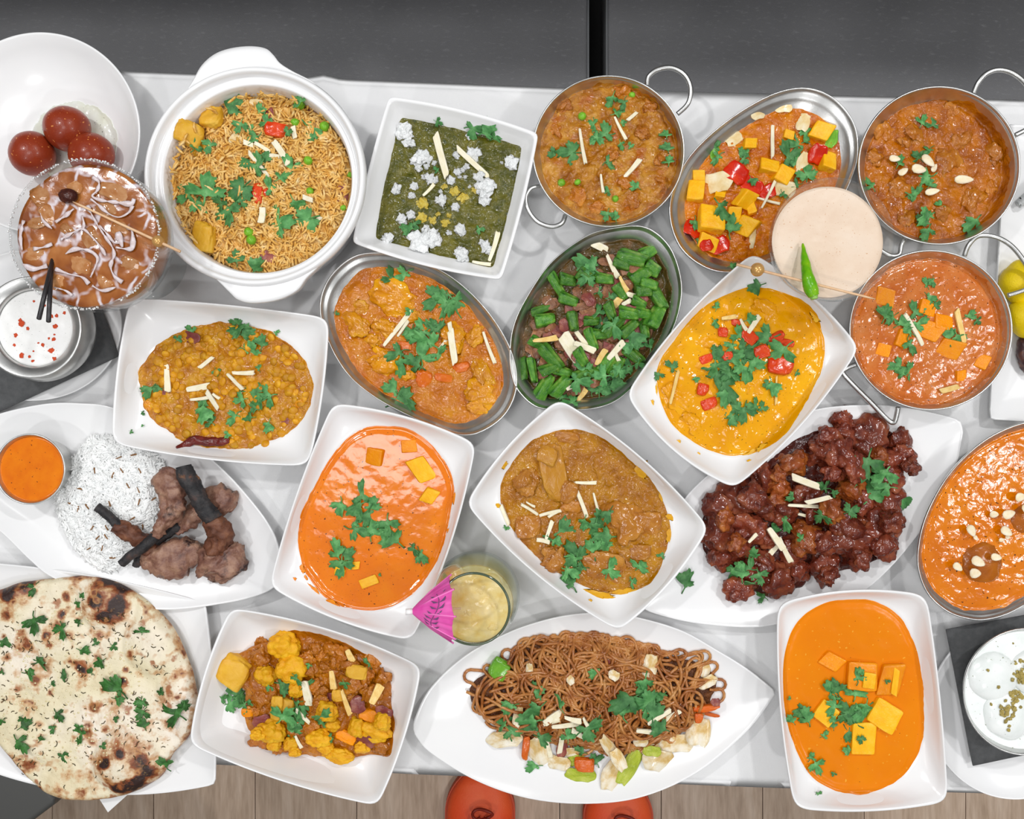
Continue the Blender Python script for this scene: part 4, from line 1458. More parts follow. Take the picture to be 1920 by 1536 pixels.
# ================================================ 4  kadai paneer in an oval steel dish
z4 = (1240, 150, 3.572)
KADAI = food('kadai_gravy', ['#a44800', '#bc6000', '#ce7600', '#da8a08'], scale=55, rough=0.11, spec=0.4, bump=1.0, bscale=170, bdist=0.0024, bdet=2.0, coat=0.25)
rim = spline([(1506, 163), (1562, 181), (1601, 226), (1611, 280), (1598, 335), (1565, 395), (1515, 445), (1455, 488), (1400, 508), (1350, 511), (1308, 495), (1274, 463), (1256, 415), (1258, 365), (1288, 298), (1352, 234), (1436, 181)], 6, True)
D = dish('oval_dish', 'oval', rim, 0.040, [(1432 + (x - 1434) * 0.83, 346 + (y - 337) * 0.83) for x, y in rim], 0.029, 0.006, STEEL, 'oval steel dish of red pepper and paneer curry, beside the creamy drink', 'serving dish')
serving(D, 'kadai_paneer', 'orange curry with red pepper pieces and yellow paneer cubes in an oval dish', 'curry', 7)
sauce(D, 'gravy', KADAI, amp=0.0022, freq=120, lump=0.001, lfreq=70)
pieces(D, z4, 'paneer_cube', [(230, 750, 110, 140, 15), (330, 940, 170, 170, 8), (560, 800, 110, 130, 30), (600, 860, 60, 90, -10), (720, 585, 130, 90, 15), (570, 980, 130, 130, 30), (480, 920, 90, 140, 10), (1065, 350, 130, 120, 25), (1110, 550, 100, 130, 10), (810, 640, 110, 120, 30), (590, 430, 90, 70, 0), (390, 770, 70, 60, 10), (850, 370, 70, 60, 20), (310, 1090, 130, 100, 20), (250, 640, 80, 70, 0)], CUBES, PANEER, up=0.5, tall=0.7, tiltr=0.45)
pieces(D, z4, 'onion', [(370, 690, 190, 130, 170), (820, 730, 150, 110, 200), (950, 290, 90, 130, 20), (945, 560, 80, 150, 20), (480, 400, 90, 110, 60), (820, 190, 120, 60, 0), (650, 235, 110, 60, -15), (610, 1060, 40, 140, 5)], PETALS, ONION_W, up=0.85, tall=0.45)
pieces(D, z4, 'red_pepper', [(500, 630, 170, 130, 35), (600, 710, 170, 100, 30), (1040, 505, 120, 130, 20), (210, 1000, 140, 110, 30), (380, 1110, 150, 110, -20), (300, 1110, 90, 80, 0), (710, 750, 120, 90, -20)], PETALS, PEPPER_R, up=0.9, tall=0.5)
pieces(D, z4, 'green_pepper', [(1130, 395, 90, 120, 20), (360, 490, 60, 90, 10)], PETALS, PEPPER_G, up=0.7, tall=0.4)
leaves(D, z4, [(840, 500, 180), (900, 430, 160), (880, 570, 140), (970, 620, 140), (970, 370, 100), (375, 530, 110), (555, 490, 90), (550, 540, 80), (400, 870, 160), (465, 980, 130, 10, 1.2), (225, 960, 90), (600, 680, 80), (900, 700, 90), (820, 770, 70), (250, 1075, 70), (475, 1245, 70), (360, 450, 80)])
sticks(D, z4, [(740, 410, 230, 92, 26), (715, 770, 210, -62, 26), (715, 815, 160, 14, 24)])

# ================================================ 5  brown curry, karahi at the top right
z5 = (1560, 110, 4.15)
BROWNC = food('oily_brown_gravy', ['#803a00', '#9c5000', '#b46400', '#c07414'], scale=50, rough=0.11, spec=0.4, bump=1.0, bscale=170, bdist=0.0024, bdet=2.0, coat=0.35)
D = dish('karahi', 'karahi', circ(1762, 310, 153, 149.5), 0.052, circ(1756, 319, 136, 131), 0.031, 0.006, STEEL, 'round steel karahi of oily brown curry at the top right', 'karahi', empty=True)
handle(D, [(1825, 175, .042), (1834, 155, .046), (1850, 138, .049), (1873, 131, .050), (1900, 138, .050), (1925, 160, .049), (1942, 195, .048), (1938, 232, .046), (1903, 254, .042)])
handle(D, [(1632, 398, .042), (1620, 425, .042), (1635, 455, .042), (1665, 478, .043), (1685, 478, .043), (1690, 460, .042), (1696, 446, .042)])
serving(D, 'brown_curry', 'glossy brown orange meat curry with almond slivers in the top right karahi', 'curry', 8)
sauce(D, 'gravy', BROWNC, amp=0.0024, freq=90, lump=0.0012, lfreq=60)
pieces(D, z5, 'meat', [(650, 590, 170), (900, 800, 220), (520, 1000, 230), (1090, 1090, 230), (860, 1210, 130), (935, 400, 110), (1250, 720, 220), (580, 650, 130), (420, 560, 160), (330, 760, 140), (1250, 1000, 120), (1000, 640, 150), (600, 1240, 170)], CHUNKS, MASALA, up=0.32, tall=0.55)
leaves(D, z5, [(700, 490, 110), (770, 520, 110), (745, 720, 110), (660, 770, 120), (520, 810, 120), (720, 930, 170), (760, 960, 120), (640, 1060, 170), (740, 1240, 190), (690, 1250, 140), (730, 1360, 150), (1080, 1290, 190), (290, 985, 110), (830, 1140, 80), (600, 1060, 110)])
pieces(D, z5, 'almond_sliver', [(470, 790, 90, 90, 10), (535, 890, 90, 90, -35), (650, 875, 130, 120, 8), (725, 810, 130, 110, 50), (1000, 955, 160, 110, 0), (760, 1045, 120, 90, -10), (780, 860, 70, 80, -60)], [FLAKE], ALMOND, up=1.0, tall=1.0, bvh=False)

# ================================================ 6  salmon-coloured makhani, lower karahi
z6 = (1560, 430, 3.939)
MAKH = food('makhani_gravy', ['#b4560a', '#c06420', '#c87434', '#cc8048'], scale=38, fine=(26, '#c06408', 0.62), rough=0.14, spec=0.4, bump=0.6, bscale=190, bdist=0.0008, bdet=1.5, speck=(520, '#5a2c0c', 0.69), coat=0.2)
D = dish('karahi', 'karahi', circ(1746, 619, 154, 151), 0.050, circ(1741, 622, 142, 138), 0.036, 0.006, STEEL, 'round steel karahi of salmon-orange paneer curry, right of the yellow curry', 'karahi', empty=True)
handle(D, [(1808, 480, .040), (1816, 460, .044), (1834, 443, .047), (1865, 444, .049), (1895, 460, .050), (1920, 490, .050), (1935, 520, .049), (1928, 540, .046), (1890, 554, .040)])
handle(D, [(1605, 683, .038), (1588, 690, .036), (1580, 699, .034), (1600, 722, .032), (1636, 758, .031), (1664, 787, .031), (1676, 792, .033), (1681, 780, .036), (1684, 764, .039)], 0.0026)
serving(D, 'paneer_makhani', 'salmon-orange speckled paneer curry in the karahi next to the lemon', 'curry', 9)
sauce(D, 'gravy', MAKH, amp=0.0006, freq=110)
pieces(D, z6, 'paneer_cube', [(720, 750, 170, 140, 30), (820, 690, 140, 110, 10), (700, 580, 130, 110, 20), (520, 810, 110, 130, 25), (395, 500, 130, 130, 10), (870, 880, 170, 140, 20), (1110, 980, 90, 110, 30), (950, 1080, 80, 80, 0), (380, 890, 100, 90, 20)], CUBES, PANEER_O, up=0.3, tall=0.5, tiltr=0.3)
leaves(D, z6, [(390, 630, 150), (500, 680, 130), (600, 600, 140), (640, 690, 130), (560, 760, 120), (580, 860, 140), (690, 400, 90), (745, 390, 80), (725, 500, 100), (770, 560, 80), (1010, 630, 100), (1070, 680, 70), (840, 790, 140), (920, 810, 130), (480, 1010, 140), (560, 1050, 150), (500, 1060, 110), (440, 660, 120)])
sticks(D, z6, [(600, 740, 270, 58, 40)])
sticks(D, z6, [(940, 720, 250, 78, 44), (860, 1180, 140, -15, 44)], GINGER_Y)

# ================================================ 7  yellow dal plate
z7 = (200, 560, 4.364)
DAL = food('dal_gravy', ['#985402', '#b47008', '#c68816', '#d09c20'], scale=70, rough=0.11, spec=0.4, bump=1.0, bscale=170, bdist=0.0024, bdet=2.0, coat=0.2)
LENT = food('chana_lentil', ['#b06c0c', '#cc9018', '#e4b02c'], scale=0.8, rough=0.35, bump=0.2, bscale=5, bdist=0.05, vary=0.22)
D = dish('rounded_plate', 'plate', quad([(243, 559), (617, 596), (579, 874), (209, 832)], [6, 8, 10, 8], 42), 0.050, circ(424, 724, 165, 119, 3), 0.028, 0.006, CHINA, 'white rounded rectangular plate of yellow lentil dal', 'plate')
serving(D, 'lentil_dal', 'mustard brown lentil dal with ginger strips and a dried red chilli', 'curry', 10)
sauce(D, 'gravy', DAL, amp=0.002, freq=130, lump=0.001, lfreq=90, irr=0.03)
rr = random.Random(77)
it = []
while len(it) < 190:
    a, q = rr.uniform(0, 6.28), math.sqrt(rr.random()) * 0.95
    it.append((980 + math.cos(a) * 705 * q, 715 + math.sin(a) * 505 * q, rr.uniform(60, 88)))
it += [(630, 490, 75), (420, 510, 90), (675, 425, 65), (945, 680, 90), (1030, 775, 90), (1395, 590, 85), (1480, 520, 85), (1460, 410, 80), (1300, 700, 85), (580, 910, 80), (580, 990, 85), (705, 1000, 70), (1545, 1010, 80), (1045, 1190, 90), (1190, 1200, 80), (1300, 1185, 80), (650, 1110, 85), (805, 1095, 80), (1590, 555, 80), (1430, 1100, 80), (390, 570, 60), (1490, 750, 90)]
pieces(D, z7, 'lentil', it, [LENTIL], LENT, up=0.42, tall=1.0, bvh=False, tiltr=0.6)
pieces(D, z7, 'onion', [(690, 320, 170, 90, 10), (470, 780, 120, 60, 20), (1480, 1000, 110, 60, -20)], PETALS, ONION_P, up=0.7, tall=0.35)
pieces(D, z7, 'tomato', [(360, 880, 130, 90, 30), (1570, 860, 110, 70, -30), (780, 390, 130, 90, 0)], CUTS, CHICK_Y, up=0.4, tall=0.4)
leaves(D, z7, [(1060, 180, 110, 0), (1090, 250, 180), (1150, 290, 150), (1280, 360, 130), (1190, 430, 170), (1130, 430, 120), (1200, 740, 180), (1310, 800, 170), (1250, 830, 150), (1100, 830, 120), (1215, 890, 110), (1050, 980, 140), (1170, 970, 120), (790, 930, 180), (780, 860, 100), (360, 760, 140), (430, 745, 90), (850, 1000, 100), (690, 260, 100), (1320, 1040, 110), (1240, 570, 70), (900, 600, 70), (1000, 1110, 80), (590, 330, 70), (1390, 275, 60)])
leaves(D, z7, [(300, 935, 50), (305, 1040, 28), (208, 1090, 34)], name='coriander_fleck')
sticks(D, z7, [(500, 650, 225, 84, 60), (820, 525, 145, -38, 34), (1120, 610, 195, 0, 50), (1055, 680, 180, 45, 36), (760, 730, 195, -12, 66), (770, 820, 155, -6, 40), (870, 830, 170, 60, 40), (900, 800, 70, 40, 34)])
# dried red chilli, curved and tapering
P = [(575, 1218), (650, 1190), (740, 1160), (840, 1165), (940, 1170), (1010, 1165)]
Wd = [6, 26, 40, 38, 30, 20]
pp = []
for (x, y) in P:
    (px, py), = zoomed(z7, [(x, y)])
    q, n, k = D.at(px, py)
    pp.append(q + Vector((0, 0, 0.002)))
v, f = skin_tube(pp, [(w / 4.364 * S, w / 4.364 * S * 0.6) for w in Wd], 0.0012, 5)
obj('dried_chilli', v, f, food('dried_red_chilli', ['#4a1410', '#641c16', '#7c2c20'], scale=80, rough=0.22, bump=0.3, bscale=300, coat=0.4), D.food)

# ================================================ 8  chicken curry, oval steel dish
z8 = (590, 460, 4.151)
CHIC = food('chicken_gravy', ['#a44c00', '#b86400', '#c47404', '#cc8410'], scale=40, rough=0.11, spec=0.4, bump=1.0, bscale=170, bdist=0.0024, bdet=2.0, coat=0.35)
rim = spline([(598, 576), (614, 523), (657, 482), (706, 472), (759, 479), (831, 508), (891, 556), (939, 617), (966, 677), (969, 732), (947, 780), (903, 811), (862, 817), (812, 800), (757, 776), (700, 744), (650, 701), (614, 640)], 6, True)
D = dish('oval_dish', 'oval', rim, 0.040, [(786 + (x - 786) * 0.855, 648 + (y - 645) * 0.855) for x, y in rim], 0.030, 0.006, STEEL, 'oval steel dish of orange chicken curry in the middle of the table', 'serving dish')
serving(D, 'chicken_curry', 'orange-brown curry with yellow chicken chunks and coriander in an oval dish', 'curry', 12)
sauce(D, 'gravy', CHIC, amp=0.0016, freq=110)
pieces(D, z8, 'chicken', [(640, 420, 360, 230, 20), (330, 620, 210, 180, 30), (550, 640, 220, 150, 10), (570, 920, 300, 220, 20), (1090, 690, 220, 260, 0), (1250, 690, 150, 170, 10), (1310, 970, 150, 270, -10), (1310, 1150, 230, 200, 10), (1270, 1260, 150, 110, 0), (380, 500, 130, 120, 0), (450, 740, 150, 120, 0), (690, 1010, 180, 110, 10), (760, 560, 150, 110, 0)], CHUNKS, CHICK_Y, up=0.42, tall=0.45)
pieces(D, z8, 'tomato', [(850, 1040, 150, 170, 10), (1140, 950, 160, 100, -10), (700, 780, 130, 90, 0), (1010, 1030, 180, 80, 5)], CUTS, food('cooked_tomato', ['#c0500a', '#d2660e', '#de8020'], scale=1.4, rough=0.2, bump=0.3, bscale=5, bdist=0.05, coat=0.4), up=0.5, tall=0.4)
leaves(D, z8, [(600, 245, 150), (690, 245, 160), (940, 430, 210), (1010, 480, 200), (1110, 460, 220), (1000, 400, 160), (830, 690, 230), (870, 760, 220), (830, 850, 230), (760, 700, 160), (640, 850, 170), (680, 930, 190), (780, 920, 190), (600, 1130, 170), (660, 1190, 220), (710, 1200, 190), (950, 640, 160), (745, 520, 90), (970, 840, 130), (175, 530, 50), (900, 640, 130)])
sticks(D, z8, [(645, 650, 340, -52, 44), (690, 650, 150, -55, 30), (1075, 790, 260, 82, 56), (1055, 640, 80, 80, 36), (1355, 800, 260, 70, 40), (1000, 770, 90, -50, 30)])

# ================================================ 9  okra, oval steel dish
z9 = (950, 410, 4.041)
OKBASE = food('okra_base', ['#34340e', '#54401c', '#765028'], scale=60, rough=0.11, spec=0.4, bump=1.0, bscale=170, bdist=0.0024, bdet=2.0, coat=0.2)
OKRA = food('okra_green', ['#24501c', '#3c7422', '#588c2e', '#8aa44c'], scale=2.2, rough=0.28, bump=0.5, bscale=6, bdist=0.05, vary=0.28, coat=0.25)
rim = spline([(955, 655), (962, 610), (985, 560), (1032, 492), (1098, 442), (1150, 426), (1200, 422), (1235, 438), (1262, 470), (1278, 520), (1278, 565), (1262, 620), (1220, 690), (1163, 748), (1110, 768), (1050, 770), (1004, 764), (970, 733), (957, 697)], 6, True)
D = dish('oval_dish', 'oval', rim, 0.040, [(1117 + (x - 1117) * 0.86, 608 + (y - 606) * 0.86) for x, y in rim], 0.022, 0.006, STEEL, 'oval steel dish of green okra stir-fry in the middle of the table', 'serving dish')
serving(D, 'okra_fry', 'green okra pieces fried with brown onion and coriander in an oval dish', 'curry', 13)
sauce(D, 'base', OKBASE, amp=0.003, freq=80, lump=0.002, lfreq=60, level=0.002, dome=0.006)
rr = random.Random(19)
it = []
for _ in range(150):
    a, q = rr.uniform(0, 6.28), math.sqrt(rr.random()) * 0.9
    ex, ey = 640 * math.cos(a) * q, 430 * math.sin(a) * q
    c_, s_ = math.cos(math.radians(-52)), math.sin(math.radians(-52))
    it.append((670 + ex * c_ - ey * s_, 800 + ex * s_ + ey * c_, rr.uniform(70, 150), rr.uniform(50, 90), rr.uniform(0, 180)))
pieces(D, z9, 'onion', it[:105], PETALS, food('fried_onion', ['#6c4028', '#8a5a3c', '#a8744a'], scale=1.4, rough=0.26, bump=0.4, bscale=5, bdist=0.05, vary=0.2, coat=0.25), up=0.8, tall=0.5)
pieces(D, z9, 'onion', it[105:], PETALS, ONION_P, up=0.8, tall=0.5)
pieces(D, z9, 'okra', [(950, 310, 220, 130, 15), (1070, 260, 140, 110, -30), (1010, 430, 160, 130, -30), (1100, 390, 120, 120, 30), (1140, 600, 200, 110, 65), (1120, 750, 190, 130, -60), (1030, 550, 130, 110, 0), (290, 770, 160, 110, -15), (380, 510, 200, 80, 60), (460, 470, 130, 100, 10), (740, 460, 140, 90, 10), (290, 1270, 210, 110, -60), (410, 1270, 190, 110, -50), (340, 1060, 230, 110, 50), (195, 1150, 180, 70, 80), (750, 1090, 160, 110, -50), (960, 1040, 170, 100, 40), (820, 800, 230, 110, -40), (930, 830, 160, 90, -40), (1030, 720, 130, 90, 10), (130, 1140, 180, 70, 90), (270, 690, 170, 70, -20), (870, 350, 130, 90, 20), (1040, 840, 160, 80, 80), (640, 920, 170, 80, 70), (830, 1120, 160, 100, -60), (590, 440, 130, 110, 30), (700, 880, 140, 90, 0), (560, 1050, 140, 90, 60), (1000, 640, 120, 80, 30), (320, 1140, 150, 90, -20), (640, 780, 120, 80, 0), (470, 620, 150, 100, 20), (860, 560, 140, 90, 50), (500, 780, 140, 90, 80), (240, 950, 150, 90, 30), (680, 1180, 150, 100, 20), (920, 720, 150, 100, 10), (780, 700, 130, 90, 70), (560, 1180, 130, 90, -30), (1080, 500, 130, 100, 20), (420, 1160, 150, 90, 20)], OKRAS, OKRA, up=0.75, tall=0.85)
leaves(D, z9, [(620, 350, 220), (600, 460, 140), (660, 380, 160), (680, 720, 140), (740, 790, 190), (820, 830, 170), (950, 900, 200), (1000, 950, 130), (920, 1130, 160), (1090, 960, 110), (560, 1230, 180), (580, 1140, 150), (780, 1250, 230), (720, 1190, 150), (820, 1270, 170), (430, 1350, 170), (480, 1390, 130), (800, 590, 130), (650, 1290, 110), (1010, 1100, 90), (700, 560, 90), (690, 1290, 130), (840, 1160, 130), (930, 960, 130)])
sticks(D, z9, [(700, 215, 140, 25, 60), (795, 365, 190, 62, 55), (945, 585, 190, 15, 50), (540, 880, 210, 52, 46), (490, 985, 250, 58, 110), (590, 975, 170, 20, 60), (825, 1000, 180, -50, 60), (830, 1040, 90, 70, 40), (500, 1270, 110, -30, 44), (905, 640, 80, -30, 44)], lift=0.002)
sticks(D, z9, [(710, 1050, 140, -60, 60), (820, 650, 110, -50, 60), (880, 500, 130, 60, 50), (570, 1335, 110, -50, 60), (290, 920, 190, -8, 60)], GINGER_Y, lift=0.002)

# ================================================ 10  yellow curry plate
z10 = (1170, 480, 3.573)
YEL = food('yellow_gravy', ['#d88c00', '#e29c00', '#eaaa08'], scale=22, rough=0.14, spec=0.3, bump=0.5, bscale=190, bdist=0.0008, bdet=1.5, speck=(620, '#5a4a0c', 0.715), coat=0.2)
D = dish('rounded_plate', 'plate', quad([(1412, 474), (1612, 652), (1377, 916), (1174, 740)], [14, 16, 22, 16], 30), 0.054,
         spline([(1418, 537), (1470, 548), (1520, 582), (1547, 640), (1540, 700), (1500, 770), (1450, 830), (1400, 853), (1350, 852), (1300, 830), (1255, 790), (1233, 730), (1233, 685), (1262, 640), (1310, 582), (1370, 548)], 5, True), 0.034, 0.006, CHINA, 'white rounded rectangular plate of bright yellow curry', 'plate')
serving(D, 'yellow_curry', 'bright yellow creamy curry topped with coriander and tomato pieces', 'curry', 14)
sauce(D, 'gravy', YEL, amp=0.0014, freq=70, irr=0.012)
YCH = food('yellow_coated_piece', ['#d68a00', '#e29a00', '#e8a80c'], scale=1.3, rough=0.22, bump=0.3, bscale=5, bdist=0.05, coat=0.2)
pieces(D, z10, 'chicken', [(400, 930, 260, 200, 40), (620, 1060, 230, 140, -40), (880, 850, 230, 170, 20), (560, 580, 220, 170, 0), (980, 370, 200, 150, 20), (480, 1130, 170, 130, 30), (560, 780, 200, 130, 0)], CHUNKS, YCH, up=0.2, tall=0.4)
pieces(D, z10, 'tomato', [(840, 540, 140, 110, 40), (1020, 550, 140, 90, -30), (920, 640, 120, 110, -20), (1045, 735, 190, 150, 10), (525, 895, 90, 100, 10), (745, 445, 80, 60, 20), (660, 510, 80, 80, 0), (570, 990, 120, 90, -20), (550, 690, 100, 70, -20), (1090, 580, 120, 60, 10), (690, 670, 90, 90, 0)], CUTS, TOMATO, up=0.6, tall=0.5)
leaves(D, z10, [(880, 200, 130), (615, 340, 70), (610, 450, 85), (310, 740, 90), (225, 800, 75), (475, 825, 60), (770, 520, 120), (830, 620, 180), (940, 540, 180), (800, 650, 170), (860, 640, 150), (620, 690, 190), (640, 790, 200), (600, 750, 150), (820, 760, 200), (870, 720, 150), (690, 890, 190), (660, 940, 140), (730, 1000, 110), (735, 1080, 130), (800, 1050, 140), (870, 1010, 130), (920, 1010, 80), (1040, 645, 170), (985, 880, 120), (950, 860, 60), (840, 430, 90), (740, 690, 150), (1155, 785, 45), (700, 800, 150), (720, 620, 130), (600, 615, 45)])
sticks(D, z10, [(865, 460, 140, -58, 44), (795, 465, 90, 62, 36)])
sticks(D, z10, [(700, 415, 100, -10, 36), (335, 880, 240, -74, 26), (1015, 900, 190, 90, 22)], GINGER_Y)

pieces(D, z10, 'sauce_smear', [(188, 985, 26, 36, 0), (365, 1245, 30, 24, 0), (500, 1326, 20), (850, 1325, 150, 40, -25), (940, 1280, 90, 40, -30), (1290, 400, 90, 60, 40), (845, 1372, 36, 16, 0), (215, 905, 16, 90, 0)], CRUMBS, food('yellow_smear', ['#d89a08', '#e4aa14', '#ecba34'], scale=2, rough=0.3, bump=0.0), up=0.6, tall=0.06, bvh=False, tiltr=0.0)

# ================================================ 11  orange paneer plate
z11 = (500, 760, 3.49)
ORG = food('orange_gravy', ['#dc6e00', '#e27600', '#e68004'], scale=26, rough=0.13, spec=0.45, bump=0.3, bscale=200, bdist=0.0004, bdet=1.0, speck=(330, '#4a2408', 0.725), speck2=(800, '#7a3a08', 0.72), coat=0.35)
D = dish('rounded_plate', 'plate', quad([(624, 756), (893, 832), (772, 1202), (504, 1100)], [14, 14, 14, 9], 30), 0.052,
         spline([(718, 797), (775, 808), (825, 850), (850, 900), (848, 950), (825, 1040), (785, 1105), (735, 1138), (680, 1146), (620, 1128), (575, 1080), (559, 1030), (562, 970), (590, 910), (625, 850), (668, 808)], 5, True), 0.034, 0.006, CHINA, 'white rounded rectangular plate of orange paneer curry, left of the paper umbrella', 'plate')
serving(D, 'orange_paneer_curry', 'glossy orange speckled paneer curry with a trail of coriander leaves', 'curry', 15)
sauce(D, 'gravy', ORG, amp=0.00028, freq=60, irr=0.012)
pieces(D, z11, 'paneer_cube', [(710, 335, 110, 110, 15), (930, 270, 100, 80, 0)], CUBES, PANEER_O, up=0.45, tall=0.5)
pieces(D, z11, 'paneer_cube', [(1010, 420, 170, 120, 60), (1065, 590, 90, 100, 30), (670, 1155, 120, 60, -20), (575, 1050, 70, 50, 0), (480, 1090, 70, 50, 20)], CUBES, PANEER, up=0.45, tall=0.5)
leaves(D, z11, [(625, 570, 150, 0), (480, 665, 130), (590, 660, 150), (680, 650, 140), (670, 730, 140), (600, 815, 150), (700, 815, 140), (790, 790, 140), (830, 860, 180), (460, 945, 150), (540, 985, 120), (490, 1050, 140), (965, 945, 100), (1020, 980, 110), (585, 775, 60), (740, 1110, 30)])

pieces(D, z11, 'sauce_smear', [(1230, 620, 24, 80, 5), (1190, 820, 22, 30, 0), (180, 1140, 28), (255, 1135, 24, 40, 0), (300, 1200, 80, 30, 40), (230, 1080, 40, 60, 10), (430, 1300, 90, 40, 20)], CRUMBS, food('orange_smear', ['#dc7400', '#e68400', '#ec940c'], scale=2, rough=0.3, bump=0.0), up=0.6, tall=0.08, bvh=False, tiltr=0.0)

# ================================================ 12  tan chicken curry plate
z12 = (870, 750, 3.572)
TAN = food('tan_gravy', ['#8c4e00', '#a06200', '#b07400', '#b88006'], scale=40, rough=0.11, spec=0.4, bump=1.0, bscale=170, bdist=0.0024, bdet=2.0, coat=0.3)
D = dish('rounded_plate', 'plate', quad([(1048, 748), (1330, 990), (1160, 1184), (873, 945)], [18, 14, 18, 14], 32), 0.056,
         spline([(1060, 805), (1120, 815), (1180, 860), (1235, 920), (1258, 990), (1250, 1040), (1215, 1095), (1150, 1115), (1090, 1098), (1020, 1058), (965, 1000), (940, 950), (938, 910), (965, 860), (1010, 818)], 5, True), 0.034, 0.006, CHINA, 'white rounded rectangular plate of tan curry beside the pale yellow drink', 'plate')
serving(D, 'tan_chicken_curry', 'tan brown curry with large potato and chicken chunks on a tilted white plate', 'curry', 16)
sauce(D, 'gravy', TAN, amp=0.0018, freq=100, irr=0.018)
pieces(D, z12, 'potato', [(600, 490, 430, 210, 80), (560, 370, 160, 150, 20)], CUTS, food('potato_sauced', ['#a06410', '#b87e20', '#c89438'], scale=1.2, rough=0.26, bump=0.5, bscale=5, bdist=0.05, coat=0.25), up=0.5, tall=0.4)
pieces(D, z12, 'chicken', [(410, 530, 180, 190, 20), (1070, 810, 250, 290, 10), (950, 1130, 300, 200, 20), (620, 1070, 200, 200, 0), (430, 850, 190, 190, 0), (1230, 830, 220, 220, 0), (720, 720, 170, 140, 0), (690, 250, 200, 100, 10), (700, 620, 140, 190, 20), (1180, 1020, 160, 130, 0)], CHUNKS + CUTS, CHICK_B, up=0.42, tall=0.42)
leaves(D, z12, [(920, 820, 180), (940, 910, 180), (970, 770, 110), (880, 850, 130), (650, 870, 170), (610, 950, 90), (850, 1000, 150), (740, 1030, 180), (710, 1140, 150), (700, 1220, 160), (740, 1080, 130), (980, 1120, 150), (1180, 1110, 150, 35, .5), (1130, 1210, 100, 80, .5), (1315, 1040, 70), (550, 920, 80), (280, 855, 50), (800, 820, 110), (790, 1130, 90), (930, 970, 120)])
sticks(D, z12, [(815, 555, 145, 2, 34), (780, 670, 250, 68, 36), (885, 700, 160, 75, 26), (570, 755, 165, -15, 30), (600, 760, 90, -30, 26), (440, 730, 135, 33, 26), (570, 870, 130, -72, 34), (530, 940, 90, 12, 40), (275, 770, 140, 68, 26), (445, 700, 70, 28, 22)])

SMEAR = food('turmeric_smear', ['#c88a04', '#d69c10', '#e0ae28'], scale=2, rough=0.3, bump=0.0)
pieces(D, z12, 'sauce_smear', [(1195, 478, 90, 110, 30), (268, 430, 40, 60, 0), (1395, 785, 70, 40, 0), (580, 1225, 30, 80, -10), (215, 705, 50, 24, 10), (880, 1310, 240, 60, 8), (1060, 1290, 160, 50, -10), (1385, 900, 50, 120, 10), (845, 1348, 24), (1320, 640, 30, 70, 0)], CRUMBS, SMEAR, up=0.6, tall=0.06, bvh=False, tiltr=0.0)

# ================================================ 13  dark glazed chicken
z13 = (1200, 750, 3.097)
DARKS = food('dark_glaze', ['#2e0e08', '#451810', '#5c2418'], scale=50, rough=0.14, bump=0.6, bscale=200, bdist=0.002, coat=0.45)
GLAZ = food('glazed_chicken', ['#46160e', '#66281a', '#823e28', '#985636'], scale=1.8, fine=(1.3, '#b8682c', 0.66), rough=0.13, spec=0.5, bump=0.8, bscale=4, bdist=0.05, coat=0.4, vary=0.2, bdet=2.0)
GLAZO = food('glazed_chicken_orange', ['#6a2c12', '#94481c', '#b8702e'], scale=1.6, rough=0.13, spec=0.5, bump=0.8, bscale=4, bdist=0.05, coat=0.4, vary=0.15)
D = manch
serving(D, 'glazed_chicken', 'dark red-brown glazed chicken pieces heaped on a leaf platter', 'chicken', 17)
po = spline(zoomed(z13, [(1000, 180), (1130, 150), (1300, 155), (1500, 200), (1530, 420), (1490, 640), (1470, 820), (1380, 920), (1200, 990), (1000, 1010), (950, 1080), (820, 1125), (680, 1120), (540, 1010), (400, 940), (355, 800), (370, 650), (440, 510), (640, 440), (820, 290)]), 5, True)
cc = U(*zoomed(z13, [(960, 640)])[0], 0.012)
cc.z = TT
sauce(D, 'glaze', DARKS, amp=0.002, freq=80, level=0.004, outline=po, irr=0.03, c=cc)
ch = [(1170, 120, 110, 130, 10), (1190, 220, 170), (1060, 300, 200), (1170, 330, 190), (700, 440, 150), (560, 560, 240), (450, 630, 180), (1320, 220, 220), (1510, 240, 130, 170, 0), (1530, 330, 150), (1575, 390, 110), (1400, 340, 190), (1120, 420, 130), (1290, 590, 170), (1430, 590, 210), (620, 740, 200), (430, 770, 200), (560, 850, 190), (460, 920, 140), (960, 540, 150), (1000, 640, 130), (1200, 820, 250), (1360, 740, 240), (1400, 830, 190), (1280, 920, 150), (1060, 960, 170, 220, 10), (1090, 1020, 110), (890, 870, 160), (900, 990, 160), (790, 1030, 220), (640, 1010, 170), (570, 1090, 150), (700, 930, 150), (740, 800, 120), (1180, 720, 180), (1250, 400, 170), (1440, 450, 150), (1090, 230, 140), (840, 640, 150), (720, 620, 160), (1060, 820, 150), (650, 560, 150), (1460, 700, 150)]
pieces(D, z13, 'chicken', ch, CHUNKS, GLAZ, up=0.62, tall=0.75)
pieces(D, z13, 'chicken', [(880, 370, 190, 150, -30), (800, 510, 150), (1210, 510, 170), (960, 800, 200), (1110, 650, 140), (780, 590, 110), (490, 690, 110), (560, 830, 110), (1390, 335, 100), (800, 430, 90)], CHUNKS, GLAZO, up=0.55, tall=0.75)
leaves(D, z13, [(1310, 380, 170), (1400, 430, 150), (1360, 540, 180), (1330, 490, 150), (1410, 500, 120), (890, 570, 80), (840, 710, 130), (1060, 680, 110), (1065, 510, 120), (1225, 640, 100), (545, 1010, 140), (620, 980, 150), (630, 1060, 130), (640, 900, 110), (705, 1135, 80), (930, 795, 60), (690, 1025, 90), (1245, 485, 50), (1120, 540, 60), (590, 1000, 120), (780, 760, 90)])
